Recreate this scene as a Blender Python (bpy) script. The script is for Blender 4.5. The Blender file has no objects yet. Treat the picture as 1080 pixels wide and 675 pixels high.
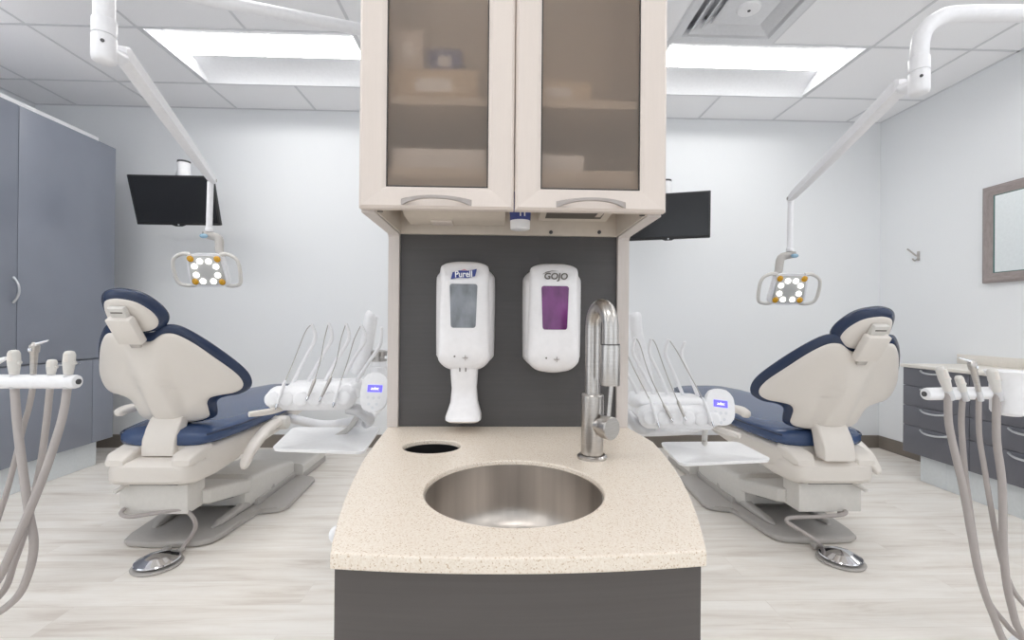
import bpy, bmesh, math, random
from mathutils import Vector, Matrix
random.seed(4)
C = bpy.context.scene.collection
sc = bpy.context.scene
PI = math.pi
# ------------------------------------------------------------------ camera (fitted to the room's lines)
FPX, YAW, PITCH, ROLL, HC = 479.5, .0295, .0028, .0086, 1.005
EYE = Vector((0, 0, HC))
_cy, _sy, _cp, _sp, _cr, _sr = math.cos(YAW), math.sin(YAW), math.cos(PITCH), math.sin(PITCH), math.cos(ROLL), math.sin(ROLL)
_R0 = Vector((_cy, -_sy, 0)); _FH = Vector((_sy, _cy, 0)); _Z = Vector((0, 0, 1))
CAMF = _FH*_cp + _Z*_sp; _U0 = -_FH*_sp + _Z*_cp
CAMR = _R0*_cr + _U0*_sr; CAMU = _U0*_cr - _R0*_sr
cd = bpy.data.cameras.new('camera'); cam = bpy.data.objects.new('camera', cd); C.objects.link(cam)
cd.sensor_width = 36; cd.lens = FPX/1080*36; cd.clip_start = .02
m = Matrix((CAMR, CAMU, -CAMF)).transposed().to_4x4(); m.translation = EYE
cam.matrix_world = m; sc.camera = cam

def W(u, v, X=None, Y=None, z=None):
    """a point of the room found from a measured direction and one known coordinate"""
    d = CAMF + CAMR*((u-540)/FPX) - CAMU*((v-337.5)/FPX)
    t = X/d.x if X is not None else Y/d.y if Y is not None else (z-HC)/d.z
    return EYE + d*t

# ------------------------------------------------------------------ materials
def lin(c):
    return tuple(((x/255)/12.92 if x/255 <= .04045 else ((x/255+.055)/1.055)**2.4) for x in c)+(1,)
MATS = {}
def mat(name, rgb, rough=.5, metal=0, noise=None, bump=0, emit=0, spec=None, trans=0, coat=0, ior=None):
    if name in MATS: return MATS[name]
    m = bpy.data.materials.new(name); m.use_nodes = True
    nt = m.node_tree; b = nt.nodes['Principled BSDF']
    b.inputs['Base Color'].default_value = lin(rgb)
    b.inputs['Roughness'].default_value = rough; b.inputs['Metallic'].default_value = metal
    if spec is not None: b.inputs['Specular IOR Level'].default_value = spec
    if ior: b.inputs['IOR'].default_value = ior
    b.inputs['Transmission Weight'].default_value = trans
    b.inputs['Coat Weight'].default_value = coat
    if emit:
        b.inputs['Emission Color'].default_value = lin(rgb); b.inputs['Emission Strength'].default_value = emit
    sc_, amt, stretch = noise or (60, .03, (1, 1, 1))
    tc = nt.nodes.new('ShaderNodeTexCoord'); mp = nt.nodes.new('ShaderNodeMapping'); nz = nt.nodes.new('ShaderNodeTexNoise')
    mp.inputs['Scale'].default_value = stretch; nz.inputs['Scale'].default_value = sc_; nz.inputs['Detail'].default_value = 4
    nt.links.new(tc.outputs['Object'], mp.inputs['Vector']); nt.links.new(mp.outputs['Vector'], nz.inputs['Vector'])
    if not emit:
        mx = nt.nodes.new('ShaderNodeMix'); mx.data_type = 'RGBA'
        c = lin(rgb)
        mx.inputs[6].default_value = tuple(max(0, x*(1-amt*2)) for x in c[:3])+(1,)
        mx.inputs[7].default_value = tuple(min(1, x*(1+amt*2)) for x in c[:3])+(1,)
        nt.links.new(nz.outputs['Fac'], mx.inputs[0]); nt.links.new(mx.outputs[2], b.inputs['Base Color'])
    if bump:
        bp = nt.nodes.new('ShaderNodeBump'); bp.inputs['Strength'].default_value = bump; bp.inputs['Distance'].default_value = .002
        nt.links.new(nz.outputs['Fac'], bp.inputs['Height']); nt.links.new(bp.outputs['Normal'], b.inputs['Normal'])
    MATS[name] = m
    return m

WALLP = mat('wall_paint', (234, 236, 238), .7, noise=(120, .008, (1, 1, 1)), bump=.05)
CEIL = mat('ceiling_tile', (244, 244, 246), .85, noise=(220, .03, (1, 1, 1)), bump=.15)
TBAR = mat('ceiling_bar', (214, 215, 218), .6)
BASEB = mat('base_vinyl', (128, 120, 112), .6)
WHITE = mat('white_plastic', (238, 238, 240), .3)
WHITEM = mat('white_enamel', (236, 236, 239), .35)
SHELL = mat('shell_plastic', (224, 218, 211), .42, noise=(60, .006, (1, 1, 1)))
SHELLG = mat('housing_plastic', (213, 210, 205), .45)
GREYP = mat('grey_plastic', (176, 172, 168), .5)
BASEM = mat('base_casting', (180, 176, 172), .45)
DKGREY = mat('dark_plastic', (70, 70, 72), .5)
BLACK = mat('black_plastic', (26, 26, 28), .4)
BLUE = mat('blue_vinyl', (42, 55, 82), .27, noise=(260, .05, (1, 1, 1)), bump=.06)
BLUES = mat('blue_seat_vinyl', (60, 79, 115), .25, noise=(14, .05, (1, .5, 1)), bump=.12)
CHROME = mat('chrome', (225, 225, 228), .08, 1)
STEEL = mat('brushed_steel', (190, 186, 182), .28, 1, noise=(40, .10, (1, 1, 12)))
SINKM = mat('sink_steel', (204, 196, 189), .36, 1, noise=(15, .34, (1, 1, .04)))  # brushed grain, with vertical streak highlights put into the colour
KNUCK = mat('knuckle_alloy', (206, 206, 208), .3, .35)
TRAYW = mat('tray_white', (250, 250, 252), .25)
HOSE = mat('hose_rubber', (170, 163, 160), .5)
ALU = mat('alu_pull', (205, 207, 210), .3, .8)
CABG = mat('cabinet_grey_laminate', (130, 135, 147), .33, noise=(7, .035, (1, 1, .8)), spec=.6)
CABR = mat('drawer_grey_laminate', (104, 105, 113), .42, noise=(9, .03, (1, 1, 1)))
TOE = mat('toe_kick', (226, 231, 234), .5)
PANEL = mat('charcoal_laminate', (77, 75, 75), .55, noise=(30, .07, (.15, 1, 5)))
BASEC = mat('charcoal_cabinet', (82, 77, 75), .5, noise=(30, .08, (.12, 1, 5)))
GREIGE = mat('greige_laminate', (214, 203, 195), .45, noise=(40, .015, (6, 6, .3)))
GREIGEIN = mat('greige_interior', (206, 196, 184), .5)
GABLE = mat('gable_laminate', (201, 193, 188), .5, noise=(40, .04, (5, 5, .3)))
SCREEN = mat('monitor_screen', (34, 35, 38), .22)
PULLG = mat('satin_pull', (168, 160, 155), .3, .6)
PALETOP = mat('pale_top', (228, 223, 215), .4)
EDGE = mat('dark_edge', (62, 58, 56), .6)
AMBER = mat('amber_lens', (214, 160, 40), .2)
LENS = mat('led_lens', (255, 252, 246), .2, emit=1.6)
LPAN = mat('lens_panel_grey', (196, 196, 194), .35, .2)
LCD = mat('lcd', (96, 88, 232), .3, emit=.9)
LCDT = mat('lcd_text', (236, 236, 255), .3, emit=1.1)
TROFF = mat('troffer_white', (222, 223, 226), .5)
LAMP = mat('lamp_diffuser', (255, 254, 252), .5, emit=7.0)
PURELL = mat('badge_blue', (38, 54, 130), .35)
PINK = mat('badge_red', (214, 90, 120), .4)
PRINTG = mat('print_grey', (96, 90, 84), .5)
WINGREY = mat('window_grey', (128, 132, 138), .12, noise=(40, .35, (1, 1, .5)))
WINPUR = mat('window_purple', (112, 52, 112), .12, noise=(40, .35, (1, 1, .5)))
DISP = mat('dispenser_white', (238, 236, 237), .3)
BLUECUP = mat('cup_blue', (66, 78, 140), .5)
BEIGEBOX = mat('carton_beige', (214, 196, 172), .7)
FRAMEM = mat('frame_greywash', (150, 140, 138), .6, noise=(40, .16, (8, .5, .5)), bump=.2)
MIRROR = mat('mirror_glass', (236, 240, 240), .02, 1)
TEALE = mat('glass_edge', (86, 120, 116), .2)
BUTT = mat('soft_icon', (224, 226, 230), .5)

def mat_floor():
    m = bpy.data.materials.new('plank_floor'); m.use_nodes = True; nt = m.node_tree; b = nt.nodes['Principled BSDF']; N = nt.nodes.new; L = nt.links.new
    tc = N('ShaderNodeTexCoord')
    br = N('ShaderNodeTexBrick'); br.inputs['Scale'].default_value = 1; br.inputs['Brick Width'].default_value = 1.22; br.inputs['Row Height'].default_value = .152
    br.inputs['Mortar Size'].default_value = .0012; br.inputs['Mortar Smooth'].default_value = .3; br.offset = .37
    br.inputs['Color1'].default_value = (0, 0, 0, 1); br.inputs['Color2'].default_value = (1, 1, 1, 1); br.inputs['Mortar'].default_value = (.25, .25, .25, 1)
    L(tc.outputs['Object'], br.inputs['Vector'])
    mp = N('ShaderNodeMapping'); mp.inputs['Scale'].default_value = (1.1, 9, 1); L(tc.outputs['Object'], mp.inputs['Vector'])
    sep = N('ShaderNodeVectorMath'); sep.operation = 'MULTIPLY_ADD'; sep.inputs[1].default_value = (3.7, 2.3, 0)
    L(br.outputs['Color'], sep.inputs[0]); L(mp.outputs['Vector'], sep.inputs[2])
    n1 = N('ShaderNodeTexNoise'); n1.inputs['Scale'].default_value = 1.6; n1.inputs['Detail'].default_value = 7; n1.inputs['Roughness'].default_value = .62; n1.inputs['Distortion'].default_value = .5
    L(sep.outputs[0], n1.inputs['Vector'])
    mp2 = N('ShaderNodeMapping'); mp2.inputs['Scale'].default_value = (4, 120, 1); L(tc.outputs['Object'], mp2.inputs['Vector'])
    n2 = N('ShaderNodeTexNoise'); n2.inputs['Scale'].default_value = 1.5; n2.inputs['Detail'].default_value = 3; L(mp2.outputs['Vector'], n2.inputs['Vector'])
    cr = N('ShaderNodeValToRGB'); e = cr.color_ramp.elements
    e[0].position = .30; e[0].color = lin((214, 205, 195)); e[1].position = .62; e[1].color = lin((245, 241, 235))
    k = e.new(.45); k.color = lin((235, 229, 221))
    L(n1.outputs['Fac'], cr.inputs['Fac'])
    mx = N('ShaderNodeMix'); mx.data_type = 'RGBA'; mx.blend_type = 'MULTIPLY'; mx.inputs[0].default_value = .14
    cr2 = N('ShaderNodeValToRGB'); cr2.color_ramp.elements[0].position = .3; cr2.color_ramp.elements[0].color = (.72, .70, .68, 1); cr2.color_ramp.elements[1].position = .6
    L(n2.outputs['Fac'], cr2.inputs['Fac']); L(cr.outputs['Color'], mx.inputs[6]); L(cr2.outputs['Color'], mx.inputs[7])
    mx2 = N('ShaderNodeMix'); mx2.data_type = 'RGBA'; mx2.blend_type = 'MULTIPLY'; mx2.inputs[7].default_value = (.8, .78, .76, 1)
    mm = N('ShaderNodeMath'); mm.operation = 'MULTIPLY'; mm.inputs[1].default_value = .5; L(br.outputs['Fac'], mm.inputs[0]); L(mm.outputs[0], mx2.inputs[0])
    L(mx.outputs[2], mx2.inputs[6]); L(mx2.outputs[2], b.inputs['Base Color']); b.inputs['Roughness'].default_value = .42
    return m
FLOORM = mat_floor()
def mat_stone(name, base, scale, lo, hi):
    m = bpy.data.materials.new(name); m.use_nodes = True; nt = m.node_tree; b = nt.nodes['Principled BSDF']; N = nt.nodes.new; L = nt.links.new
    tc = N('ShaderNodeTexCoord'); v = N('ShaderNodeTexVoronoi'); v.inputs['Scale'].default_value = scale; L(tc.outputs['Object'], v.inputs['Vector'])
    n = N('ShaderNodeTexNoise'); n.inputs['Scale'].default_value = scale*.6; n.inputs['Detail'].default_value = 5; L(tc.outputs['Object'], n.inputs['Vector'])
    cr = N('ShaderNodeValToRGB'); cr.color_ramp.elements[0].position = .35; cr.color_ramp.elements[0].color = lin(lo); cr.color_ramp.elements[1].position = .6; cr.color_ramp.elements[1].color = lin(hi)
    L(n.outputs['Fac'], cr.inputs['Fac'])
    mx = N('ShaderNodeMix'); mx.data_type = 'RGBA'; mx.inputs[7].default_value = lin(base)
    sp = N('ShaderNodeSeparateColor'); L(v.outputs['Color'], sp.inputs[0]); g = N('ShaderNodeMath'); g.operation = 'GREATER_THAN'; g.inputs[1].default_value = .94; L(sp.outputs[0], g.inputs[0])
    L(g.outputs[0], mx.inputs[0]); L(cr.outputs['Color'], mx.inputs[6]); L(mx.outputs[2], b.inputs['Base Color']); b.inputs['Roughness'].default_value = .32
    return m
STONE = mat_stone('speckled_solid_surface', (198, 176, 150), 640, (224, 210, 193), (235, 225, 212))
def mat_frost():
    m = bpy.data.materials.new('frosted_glass'); m.use_nodes = True; nt = m.node_tree; b = nt.nodes['Principled BSDF']
    b.inputs['Base Color'].default_value = lin((226, 215, 205)); b.inputs['Roughness'].default_value = .30; b.inputs['Transmission Weight'].default_value = .9; b.inputs['IOR'].default_value = 1.3
    tc = nt.nodes.new('ShaderNodeTexCoord'); nz = nt.nodes.new('ShaderNodeTexNoise'); nz.inputs['Scale'].default_value = 500; bp = nt.nodes.new('ShaderNodeBump'); bp.inputs['Strength'].default_value = .12; bp.inputs['Distance'].default_value = .001
    nt.links.new(tc.outputs['Object'], nz.inputs['Vector']); nt.links.new(nz.outputs['Fac'], bp.inputs['Height']); nt.links.new(bp.outputs['Normal'], b.inputs['Normal'])
    return m
FROST = mat_frost()

# ------------------------------------------------------------------ object helpers
def tag(o, label=None, cat=None, group=None, kind=None):
    if label: o['label'] = label
    if cat: o['category'] = cat
    if group: o['group'] = group
    if kind: o['kind'] = kind
    return o
def wloc(o):
    p = Vector((0, 0, 0))
    while o is not None:
        p += o.location; o = o.parent
    return p
def thing(name, loc, label, cat, group=None):
    o = bpy.data.objects.new(name, None); C.objects.link(o); o.location = loc; o.empty_display_size = .1
    return tag(o, label, cat, group)

class MB:
    def __init__(s): s.bm = bmesh.new()
    def _bev(s, vs, r, seg=2):
        if r:
            es = {e for v in vs for e in v.link_edges}
            bmesh.ops.bevel(s.bm, geom=list(es), offset=r, segments=seg, profile=.5, affect='EDGES', clamp_overlap=True)
    def box(s, a, b, r=0, rot=None, seg=2):
        a, b = Vector(a), Vector(b); c = (a+b)/2; d = b-a
        M = Matrix.Translation(c) @ (rot.to_4x4() if rot else Matrix.Identity(4)) @ Matrix.Diagonal((abs(d.x), abs(d.y), abs(d.z), 1))
        g = bmesh.ops.create_cube(s.bm, size=1, matrix=M); s._bev(g['verts'], r, seg); return s
    def prism(s, poly, e0, e1, ax=(0, 1, 2), r=0, seg=2):
        """poly in coordinates (ax0, ax1), extruded along ax2 from e0 to e1"""
        def P(p, e):
            q = [0, 0, 0]; q[ax[0]] = p[0]; q[ax[1]] = p[1]; q[ax[2]] = e; return q
        v0 = [s.bm.verts.new(P(p, e0)) for p in poly]; v1 = [s.bm.verts.new(P(p, e1)) for p in poly]
        n = len(poly)
        s.bm.faces.new(v0[::-1]); s.bm.faces.new(v1)
        for i in range(n): s.bm.faces.new((v0[i], v0[(i+1) % n], v1[(i+1) % n], v1[i]))
        if r:
            es = set()
            for vv in (v0, v1):
                for i in range(n): es.add(s.bm.edges.get((vv[i], vv[(i+1) % n])))
            bmesh.ops.bevel(s.bm, geom=list(es), offset=r, segments=seg, profile=.5, affect='EDGES', clamp_overlap=True)
        return s
    def rings(s, R, cap=True, closed=False):
        vs = [[s.bm.verts.new(p) for p in ring] for ring in R]; n = len(R[0])
        prs = list(zip(vs, vs[1:]))+([(vs[-1], vs[0])] if closed else [])
        for a, b in prs:
            for i in range(n): s.bm.faces.new((a[i], a[(i+1) % n], b[(i+1) % n], b[i]))
        if cap and not closed: s.bm.faces.new(vs[0][::-1]); s.bm.faces.new(vs[-1])
        return s
    def tube(s, pts, r, n=12, smooth=0, phase=0, cap=True):
        pts = [Vector(p) for p in pts]
        rr = list(r) if isinstance(r, (list, tuple)) else [r]*len(pts)
        if smooth:
            P2, R2 = [], []
            for i in range(len(pts)-1):
                p0, p1, p2, p3 = pts[max(i-1, 0)], pts[i], pts[i+1], pts[min(i+2, len(pts)-1)]
                for k in range(smooth):
                    t = k/smooth
                    P2.append(.5*((2*p1)+(p2-p0)*t+(2*p0-5*p1+4*p2-p3)*t*t+(3*p1-p0-3*p2+p3)*t**3)); R2.append(rr[i]*(1-t)+rr[i+1]*t)
            P2.append(pts[-1]); R2.append(rr[-1]); pts, rr = P2, R2
        R = []; up = None
        for i, p in enumerate(pts):
            d = (pts[min(i+1, len(pts)-1)]-pts[max(i-1, 0)]).normalized()
            if up is None: up = Vector((0, 0, 1)) if abs(d.z) < .9 else Vector((0, 1, 0))
            x = d.cross(up).normalized(); y = x.cross(d).normalized(); up = y
            R.append([p+(x*math.cos(2*PI*k/n+phase)+y*math.sin(2*PI*k/n+phase))*rr[i] for k in range(n)])
        return s.rings(R, cap)
    def lathe(s, c, prof, axis=(0, 0, 1), n=28, cap=True):
        """prof: (radius, height along axis)"""
        c = Vector(c); d = Vector(axis).normalized(); x = d.orthogonal().normalized(); y = d.cross(x)
        return s.rings([[c+d*h+(x*math.cos(2*PI*k/n)+y*math.sin(2*PI*k/n))*max(r, .0003) for k in range(n)] for r, h in prof], cap)
    def loft(s, secs, n=32):
        """sections (cx, Y, cz, half width, half height, exponent) in X-Z along Y"""
        R = []
        for cx, Y, cz, hw, hh, e in secs:
            ring = []
            for k in range(n):
                a = 2*PI*(k+.5)/n; c_, s_ = math.cos(a), math.sin(a)
                ring.append((cx+hw*math.copysign(abs(c_)**(2/e), c_), Y, cz+hh*math.copysign(abs(s_)**(2/e), s_)))
            R.append(ring)
        return s.rings(R)
    def slab(s, outline, ctr, M, hb, ht, n=9, m=112):
        """a cushion-like slab over a star-shaped outline; M maps (a, s, h) to the room"""
        o = cr_closed(outline, m); c = Vector(ctr)
        ts = [math.sin(PI/2*i/n) for i in range(1, n+1)]
        lo = [[M(*(c+(Vector(p)-c)*t), hb(t, *(c+(Vector(p)-c)*t))) for p in o] for t in ts]
        hi = [[M(*(c+(Vector(p)-c)*t), ht(t, *(c+(Vector(p)-c)*t))) for p in o] for t in ts]
        s.rings(lo+hi[::-1]); return s
    def ball(s, c, r, sc_=(1, 1, 1), n=16):
        bmesh.ops.create_uvsphere(s.bm, u_segments=n, v_segments=n//2, radius=1, matrix=Matrix.Translation(c) @ Matrix.Diagonal((r*sc_[0], r*sc_[1], r*sc_[2], 1))); return s
    def add(s, me):
        s.bm.from_mesh(me); return s
    def build(s, name, m, parent=None, ang=35, label=None):
        bmesh.ops.recalc_face_normals(s.bm, faces=s.bm.faces[:])
        me = bpy.data.meshes.new(name)
        if parent is not None: off = wloc(parent)
        else:
            xs = [v.co for v in s.bm.verts]
            off = Vector(((min(v.x for v in xs)+max(v.x for v in xs))/2, (min(v.y for v in xs)+max(v.y for v in xs))/2, min(v.z for v in xs)))
        bmesh.ops.translate(s.bm, vec=-off, verts=s.bm.verts[:])
        s.bm.to_mesh(me); s.bm.free()
        me.polygons.foreach_set('use_smooth', [True]*len(me.polygons)); me.set_sharp_from_angle(angle=math.radians(ang))
        me.materials.append(m)
        o = bpy.data.objects.new(name, me); C.objects.link(o)
        if parent is not None: o.parent = parent
        else: o.location = off
        if label: o['label'] = label
        return o
def cr_closed(pts, m):
    n = len(pts); P = [Vector(p) for p in pts]; D = []
    for i in range(n):
        p0, p1, p2, p3 = P[i-1], P[i], P[(i+1) % n], P[(i+2) % n]
        for k in range(12):
            t = k/12
            D.append(.5*((2*p1)+(p2-p0)*t+(2*p0-5*p1+4*p2-p3)*t*t+(3*p1-p0-3*p2+p3)*t**3))
    L = [0]
    for i in range(len(D)): L.append(L[-1]+(D[(i+1) % len(D)]-D[i]).length)
    out = []; j = 0
    for k in range(m):
        s_ = L[-1]*k/m
        while L[j+1] < s_: j += 1
        t = (s_-L[j])/max(L[j+1]-L[j], 1e-9); out.append(D[j].lerp(D[(j+1) % len(D)], t))
    return out
def rrect(w, h, r, n=6, cx=0, cy=0):
    P = []
    for sx, sy, a0 in ((1, 1, 0), (-1, 1, 90), (-1, -1, 180), (1, -1, 270)):
        for k in range(n+1):
            a = math.radians(a0+90*k/n); P.append((cx+sx*(w/2-r)+r*math.cos(a), cy+sy*(h/2-r)+r*math.sin(a)))
    return P
def plate(outer, holes, z0, z1, bevel=0):
    """flat plate with holes, as a mesh datablock"""
    cu = bpy.data.curves.new('plate', 'CURVE'); cu.dimensions = '2D'; cu.fill_mode = 'BOTH'
    for lp in [outer]+holes:
        sp = cu.splines.new('POLY'); sp.points.add(len(lp)-1); sp.use_cyclic_u = True
        for i, p in enumerate(lp): sp.points[i].co = (p[0], p[1], 0, 1)
    cu.extrude = (z1-z0)/2-bevel; cu.bevel_depth = bevel; cu.bevel_resolution = 2; cu.offset = -bevel
    o = bpy.data.objects.new('plate', cu); C.objects.link(o)
    bpy.context.view_layer.update()
    me = bpy.data.meshes.new_from_object(o.evaluated_get(bpy.context.evaluated_depsgraph_get()))
    bpy.data.objects.remove(o); bpy.data.curves.remove(cu)
    me.transform(Matrix.Translation((0, 0, (z0+z1)/2)))
    return me
def text_mesh(body, size, M, depth=.0004, off=0, sx=1, shear=0):
    cu = bpy.data.curves.new('text', 'FONT'); cu.body = body; cu.size = size; cu.align_x = 'CENTER'; cu.align_y = 'CENTER'; cu.extrude = depth; cu.offset = off; cu.shear = shear
    o = bpy.data.objects.new('text', cu); C.objects.link(o); bpy.context.view_layer.update()
    me = bpy.data.meshes.new_from_object(o.evaluated_get(bpy.context.evaluated_depsgraph_get()))
    bpy.data.objects.remove(o); bpy.data.curves.remove(cu)
    me.transform(M @ Matrix.Diagonal((sx, 1, 1, 1)))
    return me
def frame_M(o, x, y):
    x = Vector(x).normalized(); z = x.cross(Vector(y)).normalized(); y = z.cross(x)
    M = Matrix((x, y, z)).transposed().to_4x4(); M.translation = Vector(o); return M

# ------------------------------------------------------------------ the room
XL, XR, YB, YF, H = -3.60, 3.113, 3.626, -2.2, 2.654
G, CX0, YR = .6096, -3.281, 3.243
def st(o, kind='structure'): o['kind'] = kind; return o
st(MB().box((XL-.1, YF-.1, -.06), (XR+.1, YB+.1, 0)).build('floor', FLOORM))
st(MB().box((XL-.1, YB, 0), (XR+.1, YB+.1, H+.15)).build('wall_back', WALLP))
def side_wall(name, x0, x1, wy0, wy1, win):  # each side wall gets an added, unseen window for more daylight
    st(MB().box((x0, YF, 0), (x1, wy0, H+.15)).box((x0, wy1, 0), (x1, YB, H+.15)).box((x0, wy0, 0), (x1, wy1, .35)).box((x0, wy0, 2.45), (x1, wy1, H+.15)).build(name, WALLP))
    b = MB(); xm = (x0+x1)/2
    for y in (wy0+.03, (wy0+wy1)/2, wy1-.03): b.box((xm-.03, y-.03, .35), (xm+.03, y+.03, 2.45))
    for z in (.38, 2.42): b.box((xm-.03, wy0, z-.03), (xm+.03, wy1, z+.03))
    st(b.build(win, ALU))
side_wall('wall_right', XR, XR+.1, -2.0, .55, 'added_window_2')
side_wall('wall_left', XL-.1, XL, -2.0, 1.15, 'added_window_3')
WX, WZ0, WZ1 = 1.2, .35, 2.45   # unseen opening added in the wall behind the camera to let in daylight
st(MB().box((XL-.1, YF-.1, 0), (-WX, YF, H+.15)).box((WX, YF-.1, 0), (XR+.1, YF, H+.15)).box((-WX, YF-.1, 0), (WX, YF, WZ0)).box((-WX, YF-.1, WZ1), (WX, YF, H+.15)).build('wall_front', WALLP))
b = MB()
for x in (-WX+.03, 0, WX-.03): b.box((x-.03, YF-.08, WZ0), (x+.03, YF-.02, WZ1))
for z in (WZ0+.03, WZ1-.03): b.box((-WX, YF-.08, z-.03), (WX, YF-.02, z+.03))
st(b.build('added_window_1', ALU))
st(MB().box((XL, YB-.012, 0), (XR, YB, .1)).build('baseboard_back', BASEB))
st(MB().box((XR-.012, 2.90, 0), (XR, YB-.012, .1)).build('baseboard_right', BASEB))
xs = sorted({XL, XR} | {CX0+i*G for i in range(0, 11) if XL < CX0+i*G < XR})
ys = sorted({YB, YF} | {YR-k*G for k in range(0, 10) if YF < YR-k*G < YB})
troffers = [(2, 1), (7, 1), (0, 3), (2, 3), (8, 3), (1, 5), (8, 5), (4, 6), (1, 8), (7, 8)]   # column, rows back from the far one; past the visible pair, added fill lights
holes = set()
for i, k in troffers:
    for j in (i, i+1): holes.add((round(CX0+j*G, 3), round(YR-k*G, 3)))
holes.add((round(CX0+7*G, 3), round(YR-2*G, 3)))
cb = MB()
for x0, x1 in zip(xs, xs[1:]):
    for y0, y1 in zip(ys, ys[1:]):
        if (round(x0, 3), round(y0, 3)) in holes: continue
        cb.box((x0, y0, H), (x1, y1, H+.02))
cb.box((XL, YF, H+.14), (XR, YB, H+.15))
st(cb.build('ceiling', CEIL))
def in_hole(x, y):
    return any(hx+.01 < x < hx+G-.01 and hy+.01 < y < hy+G-.01 for hx, hy in holes)
gb = MB()
for x in xs[1:-1]:
    for y0, y1 in zip(ys, ys[1:]):
        if in_hole(x-.05, (y0+y1)/2) and in_hole(x+.05, (y0+y1)/2) and (round(x, 3), round(y0, 3)) != (round(CX0+7*G, 3), round(YR-2*G, 3)): continue
        gb.box((x-.008, y0+.008, H-.003), (x+.008, y1-.008, H+.012))
for y in ys[1:-1]: gb.box((XL, y-.008, H-.003), (XR, y+.008, H+.012))
for a, b in (((XL, YB-.016, H-.003), (XR, YB, H+.01)), ((XR-.016, YF, H-.003), (XR, YB-.016, H+.01)), ((XL, YF, H-.003), (XL+.016, YB-.016, H+.01))): gb.box(a, b)
st(gb.build('trim_1', TBAR))

place = {(2, 1): 'in the back row at left, behind the left lamp arm', (7, 1): 'in the back row at right, beside the square air vent'}
for i, k in troffers:
    x0 = CX0+i*G+.009; x1 = x0+2*G-.018; y0 = YR-k*G+.009; y1 = y0+G-.018; xm, ym = (x0+x1)/2, (y0+y1)/2
    t = thing('ceiling_light', (xm, ym, H), 'recessed white fluorescent ceiling light '+place.get((i, k), 'added for fill, out of the picture near the camera'), 'ceiling light', 'recessed ceiling lights')
    b = MB()
    def strip(pr):
        b.rings([[(x, y, z) for y, z in pr] for x in (x0+.012, x1-.012)])
    for sg in (1, -1):
        def Yc(q): return ym+sg*q
        strip([(Yc(-.296), H+.0), (Yc(-.27), H+.03), (Yc(-.22), H+.062), (Yc(-.16), H+.085), (Yc(-.118), H+.092), (Yc(-.118), H+.1), (Yc(-.296), H+.1)])
    b.box((x0, y0, H+.1), (x1, y1, H+.105))
    for xx in (x0, x1-.012): b.box((xx, y0, H+.0), (xx+.012, y1, H+.1))
    b.build('housing', TROFF, t)
    l = MB(); pr = [(-.117, .098), (-.117, .091), (-.06, .087), (0, .086), (.06, .087), (.117, .091), (.117, .098)]
    l.rings([[(x, ym+y, H+z) for y, z in pr] for x in (x0+.014, x1-.014)]); l.build('diffuser', LAMP, t)
# air vent
vx, vy = CX0+7.5*G, YR-1.5*G
t = thing('air_vent', (vx, vy, H), 'white square stepped air vent in the ceiling beside the cabinet top', 'air vent')
def sqring(b, a0, z0, a1, z1, th=.006):
    P = lambda a, z: [(vx-a, vy-a, H+z), (vx+a, vy-a, H+z), (vx+a, vy+a, H+z), (vx-a, vy+a, H+z)]
    b.rings([P(a0, z0), P(a1, z1), P(a1, z1+th), P(a0, z0+th)], cap=False, closed=True)
sqr = MB(); sqring(sqr, .300, -.004, .255, -.004); sqring(sqr, .255, -.004, .235, .03); sqr.build('vent_frame', TROFF, t, 20)
for a in (.225, .175): 
    v = MB(); sqring(v, a, -.006, a-.055, .038); v.build('louver', TROFF, t, 20)
v = MB(); v.prism([(vx-.135, vy-.135), (vx+.135, vy-.135), (vx+.135, vy+.135), (vx-.135, vy+.135)], H-.006, H+.004, r=.004); v.build('center_plate', TROFF, t)
v = MB(); v.lathe((vx, vy, H-.02), [(.045, 0), (.055, .004), (.06, .014)], n=32); v.build('cap', WHITE, t)
v = MB(); v.lathe((vx, vy, H-.022), [(.008, 0), (.008, .002)]); v.build('screw', DKGREY, t)
MB_ = MB; v = MB(); v.box((vx-.29, vy-.29, H+.11), (vx+.29, vy+.29, H+.115)); 
for sx in (-1, 1):
    v.box((vx+sx*.295, vy-.29, H+.005), (vx+sx*.3, vy+.29, H+.11)); v.box((vx-.29, vy+sx*.295, H+.005), (vx+.29, vy+sx*.3, H+.11))
v.build('plenum', TROFF, t)

# ------------------------------------------------------------------ tall cabinet at left
XF = -2.688
ct = thing('tall_cabinet', (-3.1, 2.6, 0), 'tall grey storage cabinet along the left wall with plain doors', 'cabinet')
ZS, YE, ZT, ZB = .735, 3.262, 2.19, .172
MB().box((XL+.012, 1.40, ZB), (XF-.021, YE, ZT)).build('carcass', CABG, ct)
def door(name, y0, y1, z0, z1): return MB().box((XF-.02, y0+.002, z0+.002), (XF, y1-.002, z1-.002), .001).build(name, CABG, ct)
d1 = door('door', 2.006, 2.618, ZS, ZT); door('door', 2.618, YE, ZS, ZT); door('door', 1.40, 2.006, ZS, ZT)
door('lower_door', 2.45, 3.098, ZB, ZS-.006); door('lower_door', 1.80, 2.45, ZB, ZS-.006); door('filler_panel', 3.098, YE, ZB, ZS-.006)
def pull(a, b, out, r, parent, m=ALU, name='handle', flat=1):
    a, b, out = Vector(a), Vector(b), Vector(out)
    pts = [a+(b-a)*t+out*(1-abs(2*t-1)**2.4) for t in [i/10 for i in range(11)]]
    return MB().tube(pts, [r*1.3]+[r]*9+[r*1.3], 10).build(name, m, parent)
pull((XF-.001, 2.598, 1.085), (XF-.001, 2.598, 1.225), (.032, 0, 0), .006, d1)
for y0 in (2.12, 2.80): pull((XF, y0, ZS-.022), (XF, y0+.2, ZS-.022), (.026, 0, 0), .005, ct, name='lower_handle')
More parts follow.
